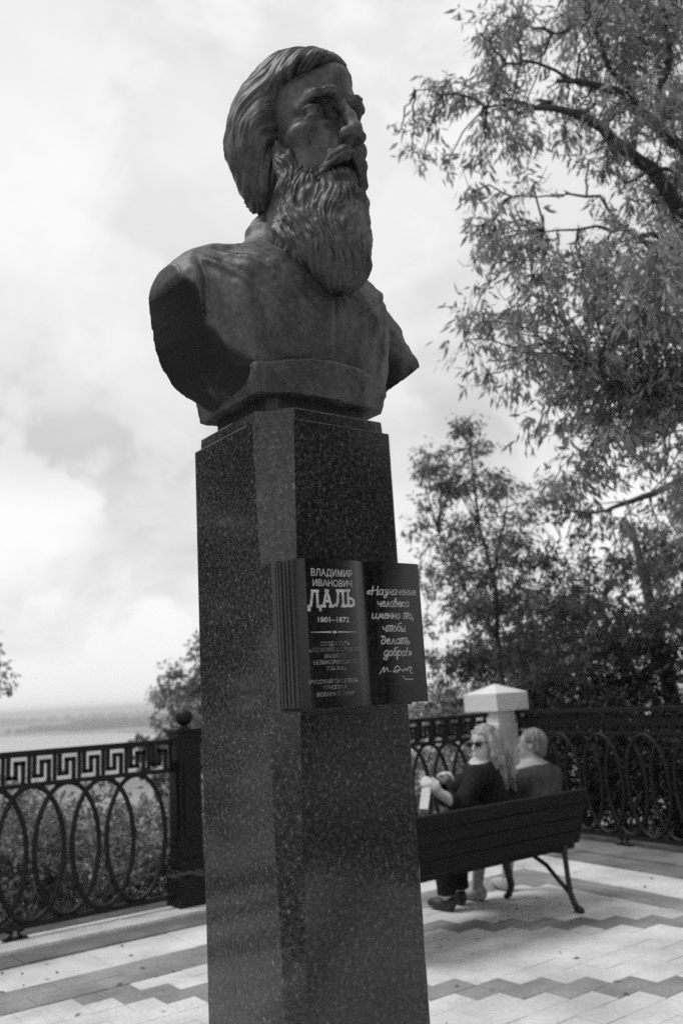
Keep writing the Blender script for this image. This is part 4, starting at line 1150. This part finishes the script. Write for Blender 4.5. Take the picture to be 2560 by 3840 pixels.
# ---- leaves: folded diamonds of real leaf size
def leaf_quads(C, D, Lg, Wd):
    n = len(C); D = D / np.linalg.norm(D, axis=1, keepdims=True)
    S = np.cross(D, rng.normal(size=(n, 3))); S /= np.linalg.norm(S, axis=1, keepdims=True) + 1e-9
    U = np.cross(D, S)
    V = np.empty((n, 4, 3)); V[:, 0] = C; V[:, 2] = C + D * Lg[:, None]
    m = C + D * (Lg * .42)[:, None]
    V[:, 1] = m + S * (Wd / 2)[:, None] + U * (Wd * .18)[:, None]; V[:, 3] = m - S * (Wd / 2)[:, None] + U * (Wd * .18)[:, None]
    return V.reshape(-1, 3), np.arange(4 * n).reshape(n, 4)
def foliage(clumps, per, Lg, Wd, droop=0.75, spread=0.55):
    """clumps: (centre, radius); leaves sit in small sprays so that the crown breaks into tufts and gaps"""
    Cs = []; Ds = []
    for c, r in clumps:
        c = np.array(c); n = max(6, int(per * (r / .3) ** 2 * rng.uniform(.7, 1.3)))
        ns = max(3, n // 9)
        sp = rng.normal(size=(ns, 3)); sp /= np.linalg.norm(sp, axis=1, keepdims=True); sp *= (rng.random((ns, 1)) ** .45) * r * np.array([1, 1, .8])
        out = sp / (np.linalg.norm(sp, axis=1, keepdims=True) + 1e-6)
        k = rng.integers(0, ns, n)
        dirs = out[k] * spread + rng.normal(size=(n, 3)) * .42 + np.array([0, 0, -droop])
        along = out[k] * rng.uniform(-.09, .09, (n, 1)) + rng.normal(size=(n, 3)) * .025
        Cs.append(c + sp[k] + along); Ds.append(dirs)
    C = np.concatenate(Cs); D = np.concatenate(Ds); n = len(C)
    sc = rng.uniform(.5, 1.3, n)
    return leaf_quads(C, D, Lg * sc, Wd * sc * rng.uniform(.8, 1.2, n))
def bend(a, b, sag, n=6, jit=.04):
    a = Vector(a); b = Vector(b); out = []
    for i in range(n + 1):
        t = i / n; p = a.lerp(b, t); p.z += sag * math.sin(math.pi * t)
        if 0 < i < n: p += Vector(rng.normal(size=3)) * jit * (b - a).length
        out.append(p)
    return out
def tree(label, base, trunk, limbs, clumps, per, Lg, Wd, mat, group=None, droop=.75, twigs=4, tr=.16, name='broadleaf_tree', twr=.006):
    base = Vector(base); root = empty(name, base); tag(root, label, 'tree', group)
    loc = lambda p: Vector(p) - base
    tp = [loc(p) for p in trunk]; n = len(tp)
    MB().tube(tp, [tr * (1 - .75 * i / (n - 1)) * (1.25 if i == 0 else 1) for i in range(n)], n=10).build('trunk', M_bark, root, smooth=True)
    nodes = list(tp[n // 3:])
    for pts, r0, r1 in limbs:
        P = [loc(p) for p in pts]
        fine = []
        for i in range(len(P) - 1):
            for k in range(3): fine.append(P[i].lerp(P[i + 1], k / 3) + Vector(rng.normal(size=3)) * .012)
        fine.append(P[-1]); m = len(fine)
        MB().tube(fine, [r0 + (r1 - r0) * i / (m - 1) for i in range(m)], n=7).build('limb', M_bark, root, smooth=True)
        nodes += fine
    tw = MB()
    for c, r in clumps:
        c = loc(c); q = min(nodes, key=lambda p: (p - c).length + .25 * max(0, p.z - c.z))
        d = (c - q).length
        if d > .08: tw.tube(bend(q, c, .08 * d, 5, .035), [twr * (1 + min(d, 2.2)), twr * 1.4, twr * 1.3, twr * 1.2, twr, twr * .8], n=4)
        for _ in range(twigs):
            e = c + Vector(rng.normal(size=3)).normalized() * r * rng.uniform(.6, 1.05); tw.tube(bend(c, e, -.05, 3, .06), [twr * .8, twr * .6, twr * .45, twr * .3], n=3)
    t = tw.build('twig_network', M_bark, root); tag(t, kind='stuff')
    V, F = foliage([(tuple(loc(c)), r) for c, r in clumps], per, Lg, Wd, droop)
    link('crown', mesh_np('crown', V, F, False), mat, root)
    return root
def inside(n, c, r, rmin, rmax, hole=None, shell=.4):
    out = []
    while len(out) < n:
        p = rng.normal(size=3); p /= np.linalg.norm(p); p *= (shell + (1 - shell) * rng.random()) if rng.random() < .75 else rng.random()
        q = np.array(c) + p * np.array(r)
        if hole is not None and hole(q): continue
        out.append((tuple(q), rng.uniform(rmin, rmax)))
    return out

# ---- the tree by the right-hand railing whose branches hang into the picture
gap = lambda q: (1.1 < q[0] < 2.0 and 4.95 < q[2] < 5.85) or (q[0] < .95 and q[2] < 5.2) or (q[0] < .62)
cl = []
cl += inside(20, (1.15, 6.4, 6.25), (.55, .8, .45), .12, .22, gap)                    # thin left tip
cl += inside(46, (2.3, 6.5, 6.6), (1.1, 1.0, .75), .18, .32, gap)
cl += inside(22, (2.6, 6.3, 5.75), (.7, .8, .35), .12, .24, gap)
cl += inside(14, (1.45, 6.3, 5.05), (.5, .6, .45), .12, .22, lambda q: q[0] < .95)
cl += inside(64, (2.45, 6.5, 4.35), (1.35, 1.0, .75), .22, .36, lambda q: q[0] < 1.0)
cl += inside(34, (3.1, 6.8, 3.75), (1.0, 1.0, .55), .22, .36, lambda q: q[0] < 1.6)
cl += inside(34, (3.3, 7.4, 3.1), (1.0, .9, .6), .16, .30, lambda q: q[0] < 2.2)
cl += inside(22, (1.95, 6.7, 3.5), (.75, .7, .5), .14, .26, lambda q: q[0] < 1.05)
cl += inside(16, (1.35, 6.4, 4.35), (.5, .6, .6), .14, .26, lambda q: q[0] < .8)
cl += inside(30, (3.3, 6.9, 5.2), (.8, 1.0, .8), .22, .34)
cl += inside(70, (4.4, 7.6, 6.2), (1.6, 1.6, 1.9), .30, .45)                          # the rest of the crown, outside the frame
cl += inside(30, (3.2, 6.8, 8.0), (1.8, 1.4, .8), .30, .42)
LA = [([(4.45, 8.0, 3.6), (3.96, 7.2, 5.0), (3.36, 6.9, 5.74), (2.59, 6.5, 6.24), (2.43, 6.4, 6.29), (2.14, 6.3, 6.29), (1.9, 6.2, 6.26)], .075, .014),
      ([(4.45, 8.0, 3.2), (3.69, 7.3, 4.55), (3.1, 6.8, 5.11), (2.67, 6.5, 5.61), (2.33, 6.4, 5.86), (2.12, 6.3, 5.98), (1.96, 6.3, 6.06), (1.59, 6.2, 6.07), (1.37, 6.2, 6.16)], .085, .010),
      ([(1.88, 6.3, 6.14), (1.59, 6.3, 6.07), (1.34, 6.3, 6.16), (1.09, 6.2, 6.21), (.77, 6.2, 6.25)], .016, .004),
      ([(4.5, 8.0, 4.4), (3.48, 6.8, 5.45), (2.95, 6.4, 6.07), (2.83, 6.4, 6.11), (2.76, 6.4, 6.23), (2.85, 6.4, 6.4), (2.9, 6.4, 6.57), (3.03, 6.4, 6.9)], .05, .02),
      ([(2.14, 6.3, 6.29), (1.76, 6.2, 6.44), (1.52, 6.2, 6.47), (1.38, 6.1, 6.55), (1.30, 6.1, 6.65)], .014, .007),
      ([(2.55, 6.4, 6.27), (2.40, 6.4, 6.55), (2.28, 6.4, 6.96), (2.14, 6.4, 6.89), (1.96, 6.4, 6.85), (1.8, 6.4, 6.92), (1.71, 6.4, 7.01)], .022, .008),
      ([(1.63, 6.2, 6.48), (1.64, 6.2, 6.72), (1.64, 6.2, 6.93), (1.62, 6.2, 7.06)], .010, .005),
      ([(4.45, 8.0, 3.3), (3.7, 7.0, 4.3), (3.23, 6.6, 4.95), (2.88, 6.4, 5.56), (2.6, 6.3, 5.49), (2.36, 6.3, 5.4)], .04, .009),
      ([(4.45, 8.0, 2.7), (3.8, 7.2, 3.7), (3.22, 6.7, 4.36), (2.73, 6.4, 4.88), (2.54, 6.4, 4.99), (2.31, 6.3, 4.99), (2.08, 6.3, 5.02), (1.69, 6.3, 5.02)], .045, .006),
      ([(2.31, 6.3, 5.02), (2.15, 6.3, 5.28), (1.9, 6.3, 5.34), (1.75, 6.3, 5.32), (1.47, 6.3, 5.34)], .014, .004),
      ([(4.5, 8.0, 2.6), (4.0, 7.4, 3.0), (3.3, 6.9, 3.5), (2.6, 6.6, 3.7), (2.0, 6.4, 3.9)], .04, .007)]
tree('tall tree with drooping narrow leaves, its branches reaching in at the upper right', (4.75, 8.35, ground_z(4.75, 8.35)),
     [(4.75, 8.35, ground_z(4.75, 8.35) - .1), (4.68, 8.25, 1.2), (4.5, 8.05, 2.6), (4.45, 8.0, 4.2), (4.5, 7.9, 6.2), (4.4, 7.8, 7.6)], LA, cl, 165, .098, .024, M_leaf, tr=.2, twigs=5)

# ---- thinner tree standing behind the corner pillar, close to the pedestal's right edge
cl = inside(40, (1.75, 11.4, 3.75), (.95, .9, 1.2), .16, .30, lambda q: q[2] > 3.9 and q[0] > 2.35) + inside(52, (2.2, 11.6, 2.75), (1.55, .9, .85), .2, .34) + inside(10, (1.35, 11.2, 4.2), (.45, .5, .5), .14, .22) + inside(5, (1.75, 11.3, 5.0), (.2, .2, .3), .1, .2)
bz = ground_z(2.1, 11.8)
tree('slender young tree rising behind the white corner pillar, beside the open book', (2.1, 11.8, bz), [(2.1, 11.8, bz - .1), (2.05, 11.7, .8), (1.88, 11.5, 1.9), (1.93, 11.4, 2.8), (1.78, 11.4, 3.7), (1.75, 11.3, 4.7)], [([(1.93, 11.4, 2.5), (2.3, 11.4, 3.0), (2.7, 11.5, 3.2)], .02, .006), ([(1.9, 11.4, 2.2), (1.5, 11.4, 2.9), (1.25, 11.4, 3.6)], .02, .006), ([(1.88, 11.4, 2.9), (2.1, 11.3, 3.7), (2.2, 11.3, 4.2)], .016, .005)], cl, 210, .075, .026, M_leafm, tr=.05, twigs=5, name='young_tree')
# ---- broad dark tree behind the shaded railing
cl = inside(74, (4.0, 11.8, 2.15), (2.1, 1.5, 1.05), .26, .42) + inside(34, (3.5, 11.0, 3.6), (1.5, .8, .8), .16, .28)
bz = ground_z(4.3, 12.2)
tree('broad dark tree standing in the shade behind the right railing', (4.3, 12.2, bz), [(4.3, 12.2, bz - .1), (4.3, 12.2, 1.0), (4.1, 12.0, 2.4), (3.9, 11.8, 3.6)],
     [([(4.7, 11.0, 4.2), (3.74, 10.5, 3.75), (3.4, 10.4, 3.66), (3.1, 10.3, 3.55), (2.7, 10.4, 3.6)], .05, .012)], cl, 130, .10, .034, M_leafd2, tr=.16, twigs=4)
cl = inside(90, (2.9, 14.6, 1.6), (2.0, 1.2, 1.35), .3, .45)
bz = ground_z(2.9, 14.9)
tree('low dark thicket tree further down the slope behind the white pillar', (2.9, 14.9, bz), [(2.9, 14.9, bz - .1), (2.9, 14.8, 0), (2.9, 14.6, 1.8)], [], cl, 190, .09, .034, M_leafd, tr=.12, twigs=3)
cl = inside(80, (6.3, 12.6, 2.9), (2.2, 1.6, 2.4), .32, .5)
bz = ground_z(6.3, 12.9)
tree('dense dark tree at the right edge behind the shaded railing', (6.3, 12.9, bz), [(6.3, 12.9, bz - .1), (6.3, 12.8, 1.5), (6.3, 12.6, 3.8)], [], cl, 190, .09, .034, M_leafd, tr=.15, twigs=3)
# ---- trees beyond the left railing
def small_tree(label, x, y, top, r, n, mat, per=60, lf=.09, group='trees on the slope beyond the left railing'):
    bz = ground_z(x, y)
    cl = inside(n, (x, y, top - r * 1.05), (r, r, r * 1.1), r * .2, r * .33)
    return tree(label, (x, y, bz), [(x, y, bz - .1), (x, y, (bz + top) / 2), (x, y, top - r * .8)], [], cl, per, lf, lf * .42, mat, group, tr=.10, twigs=3)
small_tree('rounded grey-green tree on the slope behind the ball-topped post, left of the pedestal', -2.9, 20.0, 2.95, 1.5, 75, M_leafl, 130, .12)
small_tree('leafy tree whose edge shows at the far left margin above the railing', -7.9, 16.5, 3.6, 1.5, 44, M_leafl, 120, .10)
small_tree('small dark tree low in the valley just left of the ball finial', -8.2, 40.0, .95, 1.5, 26, M_leafd, 50, .26)
small_tree('tall tree beyond the left railing, out to the left of the view', -8.6, 7.6, 7.0, 3.3, 80, M_leafd, 60, .15)  # out of view; crown shaped to darken the pedestal's left face
small_tree('tall tree beyond the left railing, further out to the left', -10.5, 3.0, 8.0, 3.6, 80, M_leafd, 60, .16)  # likewise out of view, added for the left face's reflection
small_tree('unseen tree added behind the viewer on the right, to darken the pedestal', 7.4, -2.6, 8.5, 3.6, 90, M_leafd, 70, .16, 'unseen trees added behind the viewer')  # added out of view so the polished front face mirrors dark leaves
small_tree('unseen tree added well behind the viewer on the right, to darken the pedestal', 5.6, -7.5, 9.0, 3.8, 90, M_leafd, 70, .16, 'unseen trees added behind the viewer')  # second unseen tree, added for the same dark reflection

# ---- shrubs on the slope behind the railings
def shrub(label, x, y, top, r, n, mat, per, lf, group, wd=.6):
    bz = ground_z(x, y); root = empty('shrub', (x, y, bz)); tag(root, label, 'shrub', group)
    h = top - bz
    cl = [((p[0][0] - x, p[0][1] - y, p[0][2] - bz), p[1]) for p in inside(n, (x, y, bz + h * .48), (r, r, h * .52), r * .28, r * .42)]
    V, F = foliage(cl, per, lf, lf * wd, .25, .8); link('leaf_mass', mesh_np('leaf_mass', V, F, False), mat, root)
    st = MB()
    for c, _ in cl[::2]: st.tube(bend((rng.normal() * .05, rng.normal() * .05, -.05), c, .05, 4, .05), [.012, .01, .008, .006, .004], n=4)
    st.build('stem', M_bark, root); return root
gl = 'shrubs on the slope behind the left railing'
spots = [(.6, 8.2, 1.10), (1.1, 9.0, 1.14), (1.5, 8.2, 1.08), (2.1, 8.9, 1.14), (2.5, 8.1, 1.10), (3.0, 8.9, 1.12), (3.4, 8.2, 1.06), (3.95, 7.95, .9), (4.7, 8.4, .92), (5.5, 8.05, .85), (6.15, 8.5, .98), (6.8, 8.0, .80), (7.4, 8.6, .95), (.2, 9.4, .7), (2.0, 9.9, .75), (3.6, 9.6, .7)]
ordn = ['first', 'second', 'third', 'fourth', 'fifth', 'sixth', 'seventh', 'eighth', 'ninth', 'tenth']
def in_view(p, z, m=120):
    q = to_px((p.x, p.y, z))
    return q is not None and -m - 150 < q[0] < 2560 + m + 150 and not (800 + m < q[0] < 1560 - m - 40)
seen = [(u_, v_, tz) for u_, v_, tz in spots if in_view(uv(u_, v_), .6)]
lf = [t_ for t_ in seen if to_px(tuple(uv(t_[0], t_[1], .6)))[0] < 1000]; rt = [t_ for t_ in seen if t_ not in lf]
for side, lst in ((0, sorted(lf, key=lambda t_: -t_[0])), (1, sorted(rt, key=lambda t_: t_[0]))):
    for i, (u_, v_, tz) in enumerate(lst):
        p = uv(u_, v_)
        shrub(('leafy grey-green shrub seen through the left railing, %s from the ball-topped post' if side == 0 else
               'leafy grey-green shrub seen through the railing behind the woman, %s from the pedestal') % ordn[i], p.x, p.y, tz, .70, 30, M_leafl, 240, .055, gl)
gr = 'dark hedge shrubs behind the right railing'
for i in range(8):
    p = rline(-7.95 + i * .46, 7.95 + .25 * (i % 2))
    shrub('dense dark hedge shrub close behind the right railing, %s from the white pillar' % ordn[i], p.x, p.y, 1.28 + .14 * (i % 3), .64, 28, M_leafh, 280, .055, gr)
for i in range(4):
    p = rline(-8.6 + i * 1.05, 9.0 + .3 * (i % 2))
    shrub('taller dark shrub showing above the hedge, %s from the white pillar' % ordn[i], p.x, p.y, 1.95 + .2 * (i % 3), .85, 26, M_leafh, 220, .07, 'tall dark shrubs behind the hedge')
p = Vector((1.95, 12.4, 0)); shrub('pale grey bush growing just behind the white corner pillar', p.x, p.y, 1.95, .75, 26, M_leafl, 190, .06, None)
p = Vector((1.05, 11.4, 0)); shrub('pale grey bush between the pedestal and the white corner pillar', p.x, p.y, 1.75, .7, 24, M_leafl, 190, .06, None)

# low grass and herbs on the slope: nobody could count them
n = 26000
uu = rng.uniform(-3, 9, n); vv = 7.35 + rng.gamma(1.4, 1.6, n)
xx = uu * UX - vv * UY; yy = uu * UY + vv * UX
n2_ = xx * NX + yy * NY
zz = np.array([ground_z(a, b) for a, b in zip(xx, yy)])
D = rng.normal(size=(n, 3)) * .45 + np.array([0, 0, 1.0]); sc = rng.uniform(.6, 1.5, n)
V, F = leaf_quads(np.stack([xx, yy, zz - .02], 1), D, .22 * sc, .022 * sc)
tag(link('slope_grass', mesh_np('slope_grass', V, F, False), M_leafm), kind='stuff')

# air over the valley
hz_m = bpy.data.materials.new('valley_haze'); hz_m.use_nodes = True
t = hz_m.node_tree
for q in list(t.nodes):
    if q.type != 'OUTPUT_MATERIAL': t.nodes.remove(q)
pv = t.nodes.new('ShaderNodeVolumePrincipled'); pv.inputs['Color'].default_value = (.93, .93, .93, 1); pv.inputs['Density'].default_value = 0.00042
pv.inputs['Anisotropy'].default_value = 0.2
t.links.new(pv.outputs[0], t.nodes['Material Output'].inputs['Volume'])
hb = MB(); hb.box((0, 0, -15), (9600, 9600, 28)); ho = hb.build('haze', hz_m); tag(ho, kind='stuff')
